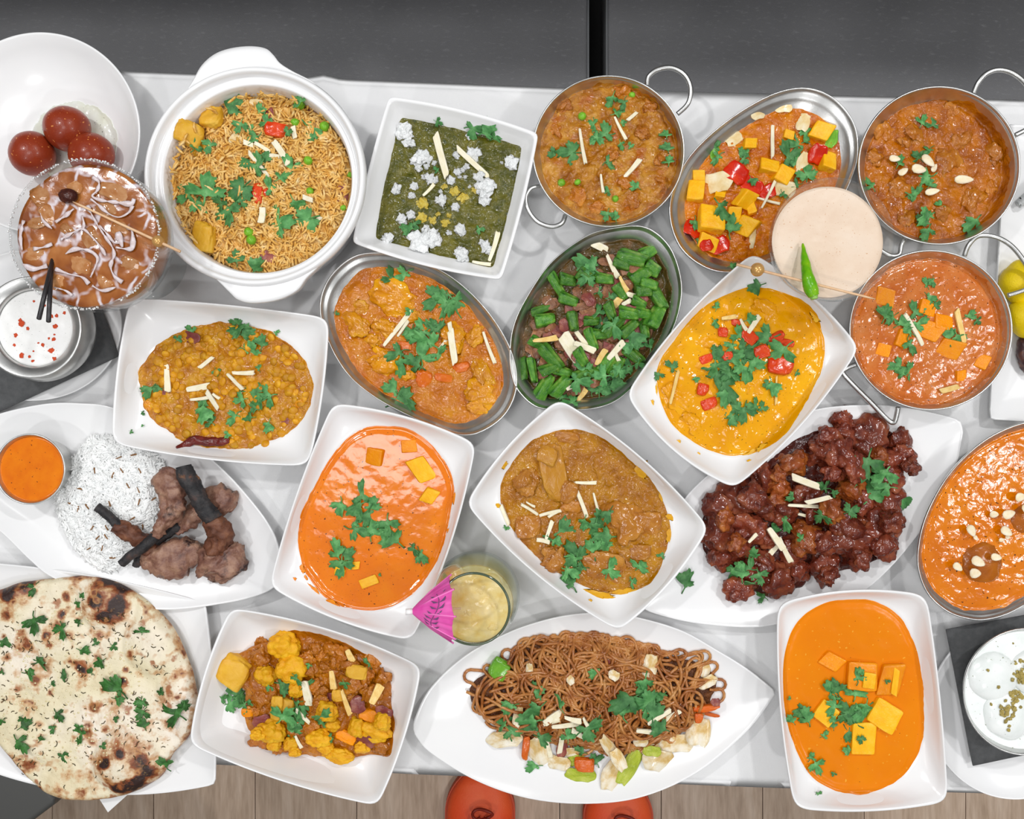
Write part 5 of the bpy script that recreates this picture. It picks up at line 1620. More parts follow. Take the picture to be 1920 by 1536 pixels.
sticks(D, z13, [(955, 475, 160, 25, 44), (1030, 580, 140, -15, 30), (970, 615, 240, 3, 26), (950, 670, 170, 15, 28), (785, 805, 160, 52, 50), (835, 870, 160, 65, 44), (760, 880, 130, -50, 34), (650, 800, 70, -50, 26)], lift=0.002)
for (x, y, s, lb) in ((1530, 580, 150, 'coriander leaf fallen on the platter right of the dark glazed chicken'), (270, 1050, 130, 'coriander leaf fallen on the platter left of the dark glazed chicken')):
    o = leaves(D, z13, [(x, y, s)], parent=None)[0]
    tag(o, lb, 'leaf', 'loose coriander leaves')

# ================================================ 14  cauliflower and potato
z14 = (350, 1130, 4.042)
GOBI = food('gobi_masala', ['#8a4800', '#a86008', '#c07a18'], scale=60, rough=0.11, spec=0.4, bump=1.0, bscale=170, bdist=0.0024, bdet=2.0, coat=0.3)
D = dish('rounded_plate', 'plate', quad([(432, 1140), (791, 1250), (708, 1512), (354, 1396)], [16, 10, 12, 12], 30), 0.050,
         quad([(470, 1190), (735, 1270), (690, 1440), (410, 1370)], [16, 10, 16, 10], 60), 0.020, 0.006, CHINA, 'white rounded rectangular plate of yellow cauliflower and potato', 'plate')
serving(D, 'cauliflower_potato_curry', 'yellow cauliflower florets and potato in brown masala', 'curry', 18)
po = spline(zoomed(z14, [(620, 280), (850, 190), (1180, 260), (1420, 430), (1540, 560), (1560, 760), (1590, 960), (1550, 1110), (1330, 1165), (1150, 1185), (900, 1150), (700, 1120), (540, 1080), (480, 960), (440, 830), (440, 660), (330, 560), (350, 430), (480, 350)]), 5, True)
cc = U(*zoomed(z14, [(980, 690)])[0], 0.02)
cc.z = TT
sauce(D, 'masala', GOBI, amp=0.003, freq=100, lump=0.002, lfreq=80, level=0.005, outline=po, irr=0.03, c=cc, dome=0.003)
rr = random.Random(21)
it = []
for _ in range(46):
    it.append((rr.uniform(860, 1500), rr.uniform(260, 800), rr.uniform(80, 160)))
it = [q for q in it if (q[0] - 1130) ** 2 / 350 ** 2 + (q[1] - 590) ** 2 / 270 ** 2 < 1]
it += [(560, 420, 150), (560, 300, 100), (500, 830, 110), (560, 740, 150), (560, 1040, 140), (900, 740, 120), (1480, 1080, 150), (700, 1090, 110), (940, 950, 110), (640, 700, 140)]
pieces(D, z14, 'masala_lump', it, CHUNKS, MASALA, up=0.5, tall=0.6)
pieces(D, z14, 'potato', [(360, 510, 290, 280, 30), (730, 800, 190, 210, 10), (1290, 520, 190, 130, 10), (1160, 700, 130, 110, 0), (690, 770, 100, 160, 0)], CUTS, POTATO, up=0.62, tall=0.55)
pieces(D, z14, 'carrot', [(1380, 850, 170, 120, 20), (1210, 1010, 190, 110, 20), (460, 830, 100, 80, 0)], CUTS, PANEER_O, up=0.6, tall=0.5)
pieces(D, z14, 'cauliflower_floret', [(740, 310, 250, 230, 0), (800, 490, 290, 250, 20), (600, 540, 170, 200, 0), (640, 960, 230, 200, 0), (1000, 1010, 200, 170, 0), (1110, 920, 130, 120, 0), (1430, 960, 270, 180, 10), (1290, 940, 160, 160, 0), (660, 1070, 130, 110, 0), (790, 1070, 140, 120, 0), (1160, 1150, 260, 130, 5), (820, 1130, 100, 80, 0), (1060, 820, 200, 170, 0), (1060, 1090, 130, 110, 0), (830, 650, 120, 150, 0), (1480, 900, 150, 140, 0), (540, 990, 120, 110, 0), (1330, 1090, 130, 110, 0)], CAULIS, CAULI, up=0.62, tall=0.8)
pieces(D, z14, 'onion', [(570, 895, 140, 90, -15), (1300, 770, 130, 110, 80), (1370, 1050, 200, 120, -10), (1500, 830, 140, 90, 30), (1095, 715, 80, 70, 0)], PETALS, ONION_P, up=0.95, tall=0.5)
sticks(D, z14, [(915, 680, 190, 75, 80), (885, 855, 145, 45, 32), (850, 1050, 110, 65, 36)], lift=0.002)
sticks(D, z14, [(1210, 750, 200, 70, 56), (1440, 690, 150, -65, 80), (1110, 580, 140, 80, 60), (1240, 400, 100, 60, 60)], GINGER_Y, lift=0.002)
leaves(D, z14, [(740, 610, 160), (750, 690, 150), (840, 580, 100), (920, 620, 100), (750, 850, 190), (830, 800, 190), (890, 790, 150), (850, 930, 160), (800, 970, 170), (1040, 860, 160), (1010, 910, 120), (360, 680, 170), (350, 760, 150), (400, 720, 120), (270, 730, 90), (440, 780, 110), (630, 640, 70), (1200, 615, 90), (1375, 460, 90), (1080, 1020, 80), (930, 480, 60), (470, 770, 80)])

# ================================================ 15  fried noodles
z15 = (770, 1140, 2.783)
NOOD = food('soy_noodle', ['#7a3e16', '#a2622e', '#bb7e42', '#cc985e'], scale=60, rough=0.22, spec=0.5, bump=0.0)
D = noodp
serving(D, 'fried_noodles', 'brown soy fried noodles with cabbage, carrot and ginger strips', 'noodles', 19)
ol = zoomed(z15, [(275, 400), (350, 335), (520, 240), (610, 160), (760, 140), (1000, 170), (1080, 160), (1200, 205), (1350, 245), (1490, 260), (1625, 335), (1620, 430), (1540, 560), (1400, 670), (1200, 740), (1100, 780), (950, 740), (800, 710), (560, 660), (420, 630), (345, 555), (280, 480)])
po = spline(ol, 5, True)
cc = U(*zoomed(z15, [(960, 440)])[0], 0.012)
cc.z = TT
po2 = [(1115 + (x - 1115) * 0.95, 1298 + (y - 1298) * 0.94) for x, y in po]
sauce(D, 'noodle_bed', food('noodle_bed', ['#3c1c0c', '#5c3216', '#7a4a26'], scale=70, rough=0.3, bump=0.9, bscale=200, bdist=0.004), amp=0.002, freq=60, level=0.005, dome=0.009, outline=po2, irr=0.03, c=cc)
PR = radial([U(x, y, 0.015) for x, y in po], cc)
def inside_p(p):
    a = math.atan2(p.y - cc.y, p.x - cc.x) % (2 * math.pi)
    return math.hypot(p.x - cc.x, p.y - cc.y) / float(np.interp(a, ANG, PR, period=2 * math.pi))
rr = random.Random(23)
q = MB()
for s in range(190):
    a, ra = rr.uniform(0, 6.28), math.sqrt(rr.random()) * 0.95
    R0 = float(np.interp(a, ANG, PR, period=2 * math.pi))
    p = Vector((cc.x + R0 * ra * math.cos(a), cc.y + R0 * ra * math.sin(a), 0))
    d = rr.uniform(0, 6.28)
    cur = rr.uniform(-1, 1) * 55
    lay = rr.uniform(0.0, 0.009)
    path = []
    n = rr.randrange(22, 48)
    ph = rr.uniform(0, 6)
    for i in range(n):
        rho = inside_p(p)
        if rho > 0.97:
            tc_ = math.atan2(cc.y - p.y, cc.x - p.x)
            df = (tc_ - d + math.pi) % (2 * math.pi) - math.pi
            d += max(-0.55, min(0.55, df))
        z, _ = D.drop(p.x, p.y)
        path.append(Vector((p.x, p.y, z + 0.0014 + lay * (0.55 + 0.45 * math.sin(ph + i * 0.35)) * min(1, max(0.15, (1.05 - rho) * 4)))))
        cur += rr.gauss(0, 14)
        cur = max(-110, min(110, cur * 0.97))
        st = 0.0034
        d += cur * st
        p = p + Vector((math.cos(d), math.sin(d), 0)) * st
    q.tube(path, 0.0016, 7)
o = q.obj('noodle_strands', NOOD, D.food, kind='stuff')
D.solid(o)
CABB = food('cabbage_pale', ['#b9832e', '#d9b878', '#ece0c4', '#f2ece0'], scale=1.3, rough=0.22, bump=0.4, bscale=4, bdist=0.05, coat=0.3, vary=0.08)
CABG = food('cabbage_green', ['#8a9a1c', '#aab836', '#c6cc62'], scale=1.6, rough=0.24, bump=0.6, bscale=5, bdist=0.06, coat=0.3)
CARR = food('carrot_orange', ['#c2500e', '#d8641a', '#e27c30'], scale=1.3, rough=0.24, bump=0.3, bscale=5, bdist=0.05, coat=0.3, vary=0.1)
pieces(D, z15, 'green_pepper', [(465, 310, 120, 130, 30)], CUTS, PEPPER_G, up=0.75, tall=0.6)
pieces(D, z15, 'cabbage', [(490, 680, 190, 80, -5), (660, 745, 110, 170, -20), (1500, 640, 130, 140, 10), (1400, 700, 150, 90, 0), (1290, 790, 170, 120, 20), (770, 805, 130, 70, 10), (840, 755, 120, 60, -10), (1050, 870, 110, 150, 20), (1250, 305, 80, 120, 10), (1060, 350, 60, 50, 30), (1545, 385, 110, 60, -20), (1040, 730, 60, 160, -35), (1085, 790, 70, 130, -30), (1535, 310, 60, 100, 10), (1330, 720, 90, 70, 0), (560, 560, 50, 120, 10), (620, 320, 40, 60, 0), (830, 370, 40, 60, -30), (1200, 700, 80, 50, 0), (1240, 740, 130, 70, 0)], PETALS, CABB, up=0.9, tall=0.5)
pieces(D, z15, 'cabbage_leaf', [(890, 870, 170, 70, 5), (1140, 830, 90, 190, 30), (860, 790, 100, 50, -20), (1260, 745, 100, 50, 5)], PETALS, CABG, up=0.9, tall=0.6)
pieces(D, z15, 'carrot', [(905, 805, 120, 90, 0), (600, 725, 45, 160, 5), (1540, 520, 170, 45, -12), (1500, 570, 50, 60, 0), (1570, 555, 90, 24, 10)], CUTS, CARR, up=0.9, tall=0.7)
pieces(D, z15, 'onion', [(1010, 280, 60, 40, 20), (790, 735, 60, 80, 10), (1590, 490, 50, 40, 0)], PETALS, ONION_P, up=0.95, tall=0.5)
sticks(D, z15, [(750, 560, 130, -30, 50), (735, 590, 90, -20, 30), (810, 610, 150, -5, 38), (845, 580, 90, 12, 40), (785, 700, 110, -80, 28), (1295, 565, 140, -32, 30), (1340, 570, 150, -32, 32), (1225, 640, 100, 5, 30), (720, 730, 90, 75, 30), (870, 650, 70, 30, 30), (910, 590, 50, 60, 26)], lift=0.002)
leaves(D, z15, [(965, 335, 80), (1215, 395, 130), (1120, 490, 170), (1100, 530, 130), (1220, 500, 180), (1240, 450, 150), (1250, 540, 140), (1300, 610, 120), (640, 520, 140), (620, 580, 140), (650, 600, 120), (520, 520, 100), (520, 620, 130), (480, 600, 100), (690, 665, 100), (930, 620, 130), (970, 600, 100), (660, 430, 90), (780, 490, 90), (960, 790, 90), (640, 830, 80), (885, 740, 70), (820, 660, 70), (1310, 450, 90)], lift=0.002)

# ================================================ 16  smooth orange paneer plate, lower right
z16 = (1440, 1090, 3.444)
SMO = food('smooth_orange_gravy', ['#dc7600', '#e17d00', '#e48400'], scale=12, rough=0.25, spec=0.18, bump=0.12, bscale=140, bdist=0.001, speck=(300, '#e8a030', 0.72), speck2=(420, '#8a4a08', 0.78))
D = dish('rounded_plate', 'plate', quad([(1458, 1132), (1738, 1116), (1778, 1504), (1490, 1517)], [18, 6, 12, 12], 42), 0.052,
         spline([(1600, 1123), (1650, 1130), (1695, 1165), (1725, 1240), (1734, 1330), (1728, 1400), (1700, 1450), (1660, 1478), (1610, 1490), (1560, 1482), (1515, 1450), (1482, 1380), (1468, 1300), (1472, 1220), (1495, 1165), (1545, 1130)], 5, True), 0.034, 0.006, CHINA, 'white rounded rectangular plate of smooth orange curry at the lower right', 'plate')
serving(D, 'smooth_paneer_curry', 'smooth plain orange curry with a few yellow paneer squares at the lower right', 'curry', 20)
sauce(D, 'gravy', SMO, amp=0.0005, freq=40, irr=0.008)
pieces(D, z16, 'paneer_cube', [(410, 515, 130, 100, 35), (600, 610, 190, 180, 10), (785, 630, 140, 200, 8)], CUBES, PANEER_O, up=0.48, tall=0.4, tiltr=0.1)
pieces(D, z16, 'paneer_cube', [(745, 865, 190, 170, 38), (610, 1010, 150, 200, 4), (370, 850, 130, 130, 40), (650, 640, 80, 100, 10), (820, 650, 40, 170, 8)], CUBES, PANEER, up=0.5, tall=0.4, tiltr=0.1)
leaves(D, z16, [(575, 610, 110, 0), (565, 710, 130, 20), (400, 700, 150), (440, 690, 130), (430, 770, 80), (420, 820, 110), (500, 840, 150), (540, 880, 140), (610, 850, 170), (620, 810, 120), (530, 980, 110), (595, 1020, 60), (360, 985, 65), (510, 1080, 75), (415, 920, 80), (210, 830, 120), (240, 865, 140), (150, 885, 80), (310, 1190, 100), (270, 1130, 80), (420, 1240, 36), (325, 1365, 50), (135, 755, 32), (765, 640, 44), (415, 880, 60), (600, 580, 60)])

# ================================================ 17  kofta, oval steel dish at the right edge
z17 = (1700, 780, 3.84)
KOF = food('kofta_gravy', ['#c86600', '#d67400', '#de8204'], scale=24, rough=0.14, spec=0.4, bump=0.6, bscale=190, bdist=0.0008, bdet=1.5, speck=(360, '#4a2008', 0.70), coat=0.35)
rim = spline([(1920, 792), (1856, 819), (1804, 861), (1765, 910), (1734, 973), (1721, 1030), (1723, 1075), (1742, 1118), (1778, 1149), (1817, 1162), (1852, 1163), (1900, 1148), (1960, 1108), (2015, 1045), (2045, 970), (2050, 890), (2025, 825), (1975, 792)], 6, True)
D = dish('oval_dish', 'oval', rim, 0.040, [(1882 + (x - 1885) * 0.93, 976 + (y - 978) * 0.92) for x, y in rim], 0.034, 0.006, STEEL, 'oval steel dish of orange kofta curry cut by the right edge', 'serving dish')
serving(D, 'kofta_curry', 'orange speckled curry with round dumplings and almond flakes at the right edge', 'curry', 22)
sauce(D, 'gravy', KOF, amp=0.0006, freq=80)
pieces(D, z17, 'kofta_ball', [(540, 1065, 330, 320, 0), (845, 740, 230, 230, 0)], BALLS, food('kofta_brown', ['#8c4810', '#a85c16', '#b8701e'], scale=1.2, rough=0.2, bump=0.4, bscale=5, bdist=0.05, coat=0.35), up=0.30, tall=0.4, tiltr=0.05)
pieces(D, z17, 'almond_flake', [(790, 580, 90, 110, 0), (700, 700, 110, 110, -15), (610, 705, 65, 90, 0), (440, 820, 90, 100, 70), (485, 875, 40, 50, 60), (690, 825, 90, 110, 40), (670, 890, 45, 50, 0), (835, 670, 90, 100, 60), (485, 1040, 100, 120, 30), (620, 1010, 80, 90, 10), (470, 1125, 80, 120, 0), (345, 1080, 80, 90, 40), (715, 870, 36, 50, 30)], [FLAKE], ALMOND, up=1.1, tall=1.0, bvh=False)
# ================================================ 18  sweet dumplings in a coupe bowl
D = dish('coupe_bowl', 'plate', circ(75, 249, 188, 189), 0.045, circ(112, 280, 100, 100), 0.012, 0.006, CHINA, 'wide white round bowl with three brown syrup dumplings at the top left', 'bowl')
serving(D, 'sugar_syrup', 'pale clear sugar syrup with dark flecks around the brown dumplings', 'syrup', 25)
SYR = food('sugar_syrup', ['#d2d2ba', '#dddfd2', '#e4e6e2'], scale=30, rough=0.08, bump=0.1, bscale=150, speck=(420, '#3c4426', 0.72), coat=0.3)
sauce(D, 'syrup', SYR, amp=0.0003, freq=60, level=0.001, irr=0.05, outline=circ(138, 266, 84, 76), c=U(134, 266, .012) - Vector((0, 0, .012)))
JAM = food('fried_dumpling', ['#7c2610', '#8e341a', '#9c4224'], scale=26, rough=0.3, bump=0.25, bscale=380, speck=(330, '#d88a4a', 0.70), coat=0.35)
for i, (x, y, r, lb) in enumerate(((62, 289, 41, 'round brown syrup dumpling, leftmost of the three in the bowl'), (127, 243, 42, 'brown syrup dumpling, topmost of the three in the bowl'), (173, 291, 41, 'brown syrup dumpling, partly behind the cocktail glass rim'))):
    v, f = ico(4)
    h = 0.030
    c = U(x, y, h)
    rad = r * S * (H - h) / H
    zz = D.drop(c.x, c.y)[0]
    c.z = zz + rad * 0.90 - 0.0015
    vv = [c + Vector((p.x * (1 + (0.08 * p.y if i == 1 else 0)), p.y, p.z * 0.92)) * rad * (1 + 0.03 * noise.noise(p * 1.5 + Vector((i * 5, 0, 0)))) for p in v]
    o = obj('gulab_jamun', vv, f, JAM)
    tag(o, lb, 'sweet', 'syrup dumplings')

# ================================================ 19  turned pots, cups and glasses
def turned(name, prof, c, mat, parent=None, n=72, closed=True):
    """lathe: prof = [(r, h)], heights above the table"""
    v, f = [], []
    for (r, h) in prof:
        for k in range(n):
            a = 2 * math.pi * k / n
            v.append(Vector((c.x + r * math.cos(a), c.y + r * math.sin(a), TT + h)))
    m = len(prof)
    for i in range(m - 1):
        for k in range(n):
            k2 = (k + 1) % n
            f.append((i * n + k, i * n + k2, (i + 1) * n + k2, (i + 1) * n + k))
    if closed:
        f.append(tuple(range(n))[::-1])
        f.append(tuple((m - 1) * n + k for k in range(n)))
    return obj(name, v, f, mat, parent)

def disc_grid(name, c, r, h, mat, parent, amp=0.0, freq=60, nr=30, seed=0, bumps=()):
    v, f = [], []
    n = 96
    for i in range(1, nr + 1):
        rr_ = r * i / nr
        for k in range(n):
            a = 2 * math.pi * k / n
            x, y = c.x + rr_ * math.cos(a), c.y + rr_ * math.sin(a)
            z = TT + h + amp * noise.fractal(Vector((x, y, seed)) * freq, 0.9, 2, 3)
            for (b, br, bh) in bumps:
                d = math.hypot(x - b.x, y - b.y) / br
                if d < 1:
                    z = max(z, TT + h + bh * (1 - d ** 3.5) ** 0.5 + 0.4 * amp * noise.noise(Vector((x, y, 1)) * 180))
            if i == nr:
                z -= 0.001
            v.append((x, y, z))
    v.append((c.x, c.y, v[0][2]))
    for i in range(nr - 1):
        for k in range(n):
            k2 = (k + 1) % n
            f.append((i * n + k, (i + 1) * n + k, (i + 1) * n + k2, i * n + k2))
    for k in range(n):
        f.append((len(v) - 1, k, (k + 1) % n))
    return obj(name, v, f, mat, parent)

def sc(h):
    return S * (H - h) / H

# raita pot
hp = 0.062
b0 = 0.0168
c = U(57, 614, hp)
r = 96 * sc(hp)
pot2 = thing('raita_pot', 'small bellied steel pot of white raita on the charcoal napkin', 'pot', (c.x, c.y, TT + b0))
turned('body', [(r * 0.62, b0), (r * 0.72, b0 + 0.001), (r * 0.98, b0 + 0.012), (r * 1.05, b0 + 0.022), (r * 0.99, b0 + 0.034), (r * 0.88, b0 + 0.039), (r * 0.86, hp - 0.005), (r * 0.97, hp - 0.0025), (r, hp - 0.0012), (r * 0.99, hp), (r * 0.95, hp - 0.0004), (r * 0.80, hp - 0.004), (r * 0.76, hp - 0.006), (r * 0.75, hp - 0.014), (r * 0.86, b0 + 0.03), (r * 0.6, b0 + 0.004)], c, STEEL, pot2)
rt = thing('raita', 'white yoghurt raita sprinkled with red chilli powder', 'yoghurt', (c.x, c.y, TT + hp - 0.012))
YOG = food('yoghurt_white', ['#ececea', '#f2f2f0', '#f6f6f5'], scale=60, rough=0.3, bump=0.15, bscale=200, speck=(900, '#9a9a90', 0.74))
disc_grid('yoghurt', c, r * 0.752, hp - 0.009, YOG, rt, amp=0.0005, freq=70)
CHIL = plain('chilli_powder', '#d8501a', rough=0.7, col2='#c03c10')
RD = Dish(); RD.food = rt; RD.r = random.Random(5); RD.solid(bpy.data.objects[rt.children[0].name])
zr = (0, 470, 4.8)
pieces(RD, zr, 'chilli_fleck', [(195, 660, 50), (195, 945, 45), (500, 680, 40), (460, 590, 40), (385, 850, 32), (460, 900, 44), (145, 760, 34), (130, 850, 26), (115, 915, 30), (5, 815, 44), (295, 995, 26), (265, 955, 28), (485, 800, 34), (440, 790, 20), (230, 365, 30), (305, 455, 22), (510, 585, 30), (580, 560, 28), (250, 700, 28), (490, 975, 34), (475, 895, 30), (345, 830, 18), (185, 630, 30), (405, 440, 24), (405, 495, 18), (490, 755, 18), (300, 905, 18), (180, 355, 22)], CHUNKS, CHIL, up=0.7, tall=0.3, bvh=False)

# sauce cup on the rice platter
hp, b0 = 0.046, 0.010
c = U(55, 880, hp)
r = 67 * sc(hp)
cup = thing('sauce_cup', 'small steel cup of orange dipping sauce beside the plain rice', 'cup', (c.x, c.y, TT + b0))
turned('body', [(r * 0.74, b0), (r * 0.78, b0 + 0.001), (r * 0.93, hp - 0.004), (r * 0.97, hp - 0.003), (r, hp - 0.0015), (r * 0.985, hp), (r * 0.955, hp - 0.0006), (r * 0.93, hp - 0.002), (r * 0.90, hp - 0.008), (r * 0.75, b0 + 0.003)], c, STEEL, cup)
st = disc_grid('dipping_sauce', c, r * 0.92, hp - 0.0050, food('dip_orange', ['#d86800', '#e07400', '#e67e04'], scale=60, rough=0.2, bump=0.15, bscale=200, speck=(420, '#7a300a', 0.72), coat=0.2), None, amp=0.0004)
tag(st, 'orange speckled dipping sauce in the small steel cup', 'sauce')

# rasmalai bowl
hp, b0 = 0.050, 0.0185
c = U(1926, 1298, hp)
r = 120 * sc(hp)
bowl = thing('steel_bowl', 'round steel bowl of white rasmalai on a charcoal napkin, lower right', 'bowl', (c.x, c.y, TT + b0))
turned('body', [(r * 0.6, b0), (r * 0.66, b0 + 0.001), (r * 0.88, b0 + 0.016), (r * 0.97, hp - 0.003), (r * 0.99, hp - 0.0025), (r, hp - 0.0012), (r * 0.99, hp), (r * 0.975, hp - 0.0006), (r * 0.955, hp - 0.004), (r * 0.86, b0 + 0.018), (r * 0.6, b0 + 0.003)], c, STEEL, bowl)
MILK = food('sweet_milk', ['#e4eae6', '#eef2f0', '#f4f6f4'], scale=50, rough=0.2, bump=0.1, bscale=150, speck=(500, '#8a9070', 0.745), coat=0.2)
rm = thing('rasmalai', 'white milk pudding with two soft dumplings and crushed pistachio', 'dessert', (c.x, c.y, TT + b0 + 0.01))
mo = disc_grid('milk', c, r * 0.95, hp - 0.0065, MILK, rm, amp=0.0003)
for (x, y, rr_, sd) in ((1868, 1272, 46, 1), (1898, 1343, 48, 2), (1945, 1262, 44, 3)):
    v, f = ico(4)
    q = U(x, y, hp)
    ra = rr_ * sc(hp)
    obj('milk_dumpling', [Vector((q.x, q.y, TT + hp - 0.0065)) + Vector((p.x * ra, p.y * ra, p.z * 0.009)) * (1 + 0.06 * noise.noise(p * 1.6 + Vector((sd * 4, 0, 0))) + 0.02 * noise.noise(p * 7)) for p in v], f, MILK, rm)
RD = Dish(); RD.food = rm; RD.r = random.Random(6)
for o in rm.children:
    RD.solid(o)
zq = (1740, 1150, 3.98)
PIST = food('crushed_pistachio', ['#a8904a', '#c0ac62', '#cfc080'], scale=2, rough=0.6, bump=0.6, bscale=8, bdist=0.06, vary=0.15)
rr = random.Random(3)
it = [(rr.gauss(590, 26), rr.gauss(740, 40), rr.uniform(14, 34)) for _ in range(26)] + [(rr.gauss(660, 30), rr.gauss(620, 40), rr.uniform(14, 32)) for _ in range(26)] + [(rr.gauss(690, 30), rr.gauss(440, 45), rr.uniform(16, 36)) for _ in range(26)] + [(445, 425, 20), (525, 550, 26), (610, 590, 24), (470, 680, 22), (635, 225, 14), (690, 700, 24)]
pieces(RD, zq, 'pistachio_bit', it, CHUNKS, PIST, up=0.8, tall=0.6, bvh=False)

# lemon halves and charred onion on the right plate
LEM = food('lemon_peel', ['#d8b400', '#e6c80a', '#eed418'], scale=40, rough=0.35, bump=0.5, bscale=900, bdist=0.001)
for (x, y, rx, ry, lb) in ((1917, 529, 38, 36, 'yellow lemon wedge on the rectangular plate, the upper of two'), (1926, 592, 33, 34, 'yellow lemon wedge on the rectangular plate, the lower of two')):
    v, f = ico(4)
    h = 0.030
    q = U(x, y, h)
    z0 = lemp.drop(q.x, q.y)[0]
    a, b = rx * sc(h), ry * sc(h)
    vv = []
    for p in v:
        t = p.copy()
        nip = 0.22 * max(0, abs(t.y) - 0.8) / 0.2
        vv.append(Vector((q.x + t.x * a, q.y + (t.y + math.copysign(nip, t.y)) * b, z0 + 0.016 + max(-0.016, t.z * 0.017))))
    o = obj('lemon_wedge', vv, f, LEM)
    tag(o, lb, 'lemon', 'lemon wedges')
q = U(1931, 660, 0.02)
z0 = lemp.drop(q.x, q.y)[0]
v, f = skin_tube([U(1935, 620, .02), U(1930, 640, .021), U(1931, 665, .022), U(1934, 690, .021), U(1936, 704, .02)], [(0.003, .003), (.0085, .007), (.0105, .008), (.007, .007), (.002, .003)], 0.0015, 3)
dz = z0 - min(p.z for p in v) + 0.0002
o = obj('grilled_meat_piece', [p + Vector((0, 0, dz)) for p in v], f, food('charred_purple', ['#2c1c1e', '#452c2e', '#6e4636', '#9a6248'], scale=70, rough=0.35, bump=0.5, bscale=300, coat=0.2))
tag(o, 'dark charred piece below the lemon wedges at the right edge', 'meat')
q = MB()
P = [U(1908, 384, .017), U(1922, 374, .019), U(1950, 350, .022), U(1985, 325, .024)]
q.tube(spline([tuple(p) for p in P], 6), [0.004] * 4 + [0.0055] * 15, 12)
o = q.obj('grilled_skewer_tip', food('grey_foil', ['#8a8c8c', '#b4b6b6', '#d0d2d2'], scale=150, rough=0.3, bump=0.5, bscale=400, speck=(300, '#2a2a2a', 0.66)))
tag(o, 'grey foil-wrapped tip on the rectangular plate below the top right karahi', 'foil')

# ------------------------------------------------ stemmed glasses
GLASS = glass('clear_glass')
def goblet(rimpx, rpx, hr, name, label, foot_r, belly):
    c = U(rimpx[0], rimpx[1], hr)
    r = rpx * sc(hr)
    t = thing(name, label, 'glass', (c.x, c.y, TT))
    prof = [(foot_r, 0.0), (foot_r, 0.0012), (foot_r * 0.9, 0.0022), (foot_r * 0.4, 0.005), (0.006, 0.010), (0.0048, 0.02), (0.0048, hr * 0.36), (0.010, hr * 0.42)]
    for (k, q) in belly:
        prof.append((r * k, hr * q))
    prof += [(r, hr - 0.001), (r * 0.996, hr), (r * 0.975, hr), (r * 0.968, hr - 0.001)]
    for (k, q) in belly[::-1]:
        prof.append((max(0.002, r * k - 0.0022), hr * q + 0.0012))
    turned('glass', prof, c, GLASS, t, n=96)
    return t, c, r
t, c, r = goblet((157, 439), 141, 0.134, 'cocktail_glass', 'wide stemmed cocktail glass of iced amber drink with a salted rim', 0.0425,
                 [(0.45, 0.47), (0.80, 0.58), (0.97, 0.70), (1.0, 0.80), (1.005, 0.90)])
hd = 0.125
def drink_mat():
    m, nt, p = nodes('amber_iced_drink')
    co = nt.nodes.new('ShaderNodeTexCoord').outputs['Object']
    n1 = tex(nt, 'ShaderNodeTexNoise', co, 45, Detail=3.0)
    c_ = ramp(nt, n1.outputs[0], [(0.3, '#7c3c0e'), (0.5, '#97551e'), (0.7, '#b07038')])
    wv = tex(nt, 'ShaderNodeTexNoise', co, 40, Detail=2.0)
    mx = nt.nodes.new('ShaderNodeVectorMath')
    mx.operation = 'MULTIPLY_ADD'
    nt.links.new(wv.outputs['Color'], mx.inputs[0])
    mx.inputs[1].default_value = (0.022, 0.022, 0.022)
    nt.links.new(co, mx.inputs[2])
    vo = nt.nodes.new('ShaderNodeTexVoronoi')
    vo.feature = 'DISTANCE_TO_EDGE'
    vo.inputs['Scale'].default_value = 48
    nt.links.new(mx.outputs[0], vo.inputs['Vector'])
    n3 = tex(nt, 'ShaderNodeTexNoise', co, 70, Detail=2.0)
    gate = ramp(nt, n3.outputs[0], [(0.40, B4), (0.58, W4)])
    edge = ramp(nt, vo.outputs['Distance'], [(0.03, W4), (0.10, B4)])
    c_ = mix(nt, mix(nt, 1.0, edge, gate, 'MULTIPLY'), c_, lin('#d8cdd2'))
    nt.links.new(c_, p.inputs['Base Color'])
    setp(p, rough=0.12, coat=0.1, coatr=0.03)
    nb = tex(nt, 'ShaderNodeTexNoise', co, 160, Detail=3.0)
    b = nt.nodes.new('ShaderNodeBump')
    b.inputs['Strength'].default_value = 0.08
    b.inputs['Distance'].default_value = 0.002
    nt.links.new(nb.outputs[0], b.inputs['Height'])
    nt.links.new(b.outputs[0], p.inputs['Normal'])
    return m
AMB = drink_mat()
dr = thing('amber_cocktail', 'amber iced drink with foam and ice cubes in the stemmed glass', 'drink', (c.x, c.y, TT + 0.06))
lo = [(0.004, 0.060), (r * 0.43, 0.0655), (r * 0.76, 0.081), (r * 0.935, 0.0965), (r * 0.962, 0.110), (r * 0.962, hd - 0.001)]
turned('liquid_body', lo, c, plain('amber_side', '#a8683c', rough=0.2, col2='#b87a50'), dr, closed=False)
disc_grid('liquid_surface', c, r * 0.962, hd, AMB, dr, amp=0.0007, freq=45, nr=40, seed=3)
ICE = food('ice_amber', ['#8a4c1c', '#a56a38', '#bd8e64', '#cfae92'], scale=1.2, rough=0.07, spec=0.5, bump=0.5, bscale=3, bdist=0.04, vary=0.2, bdet=1.0)
zi = (0, 280, 3.2)
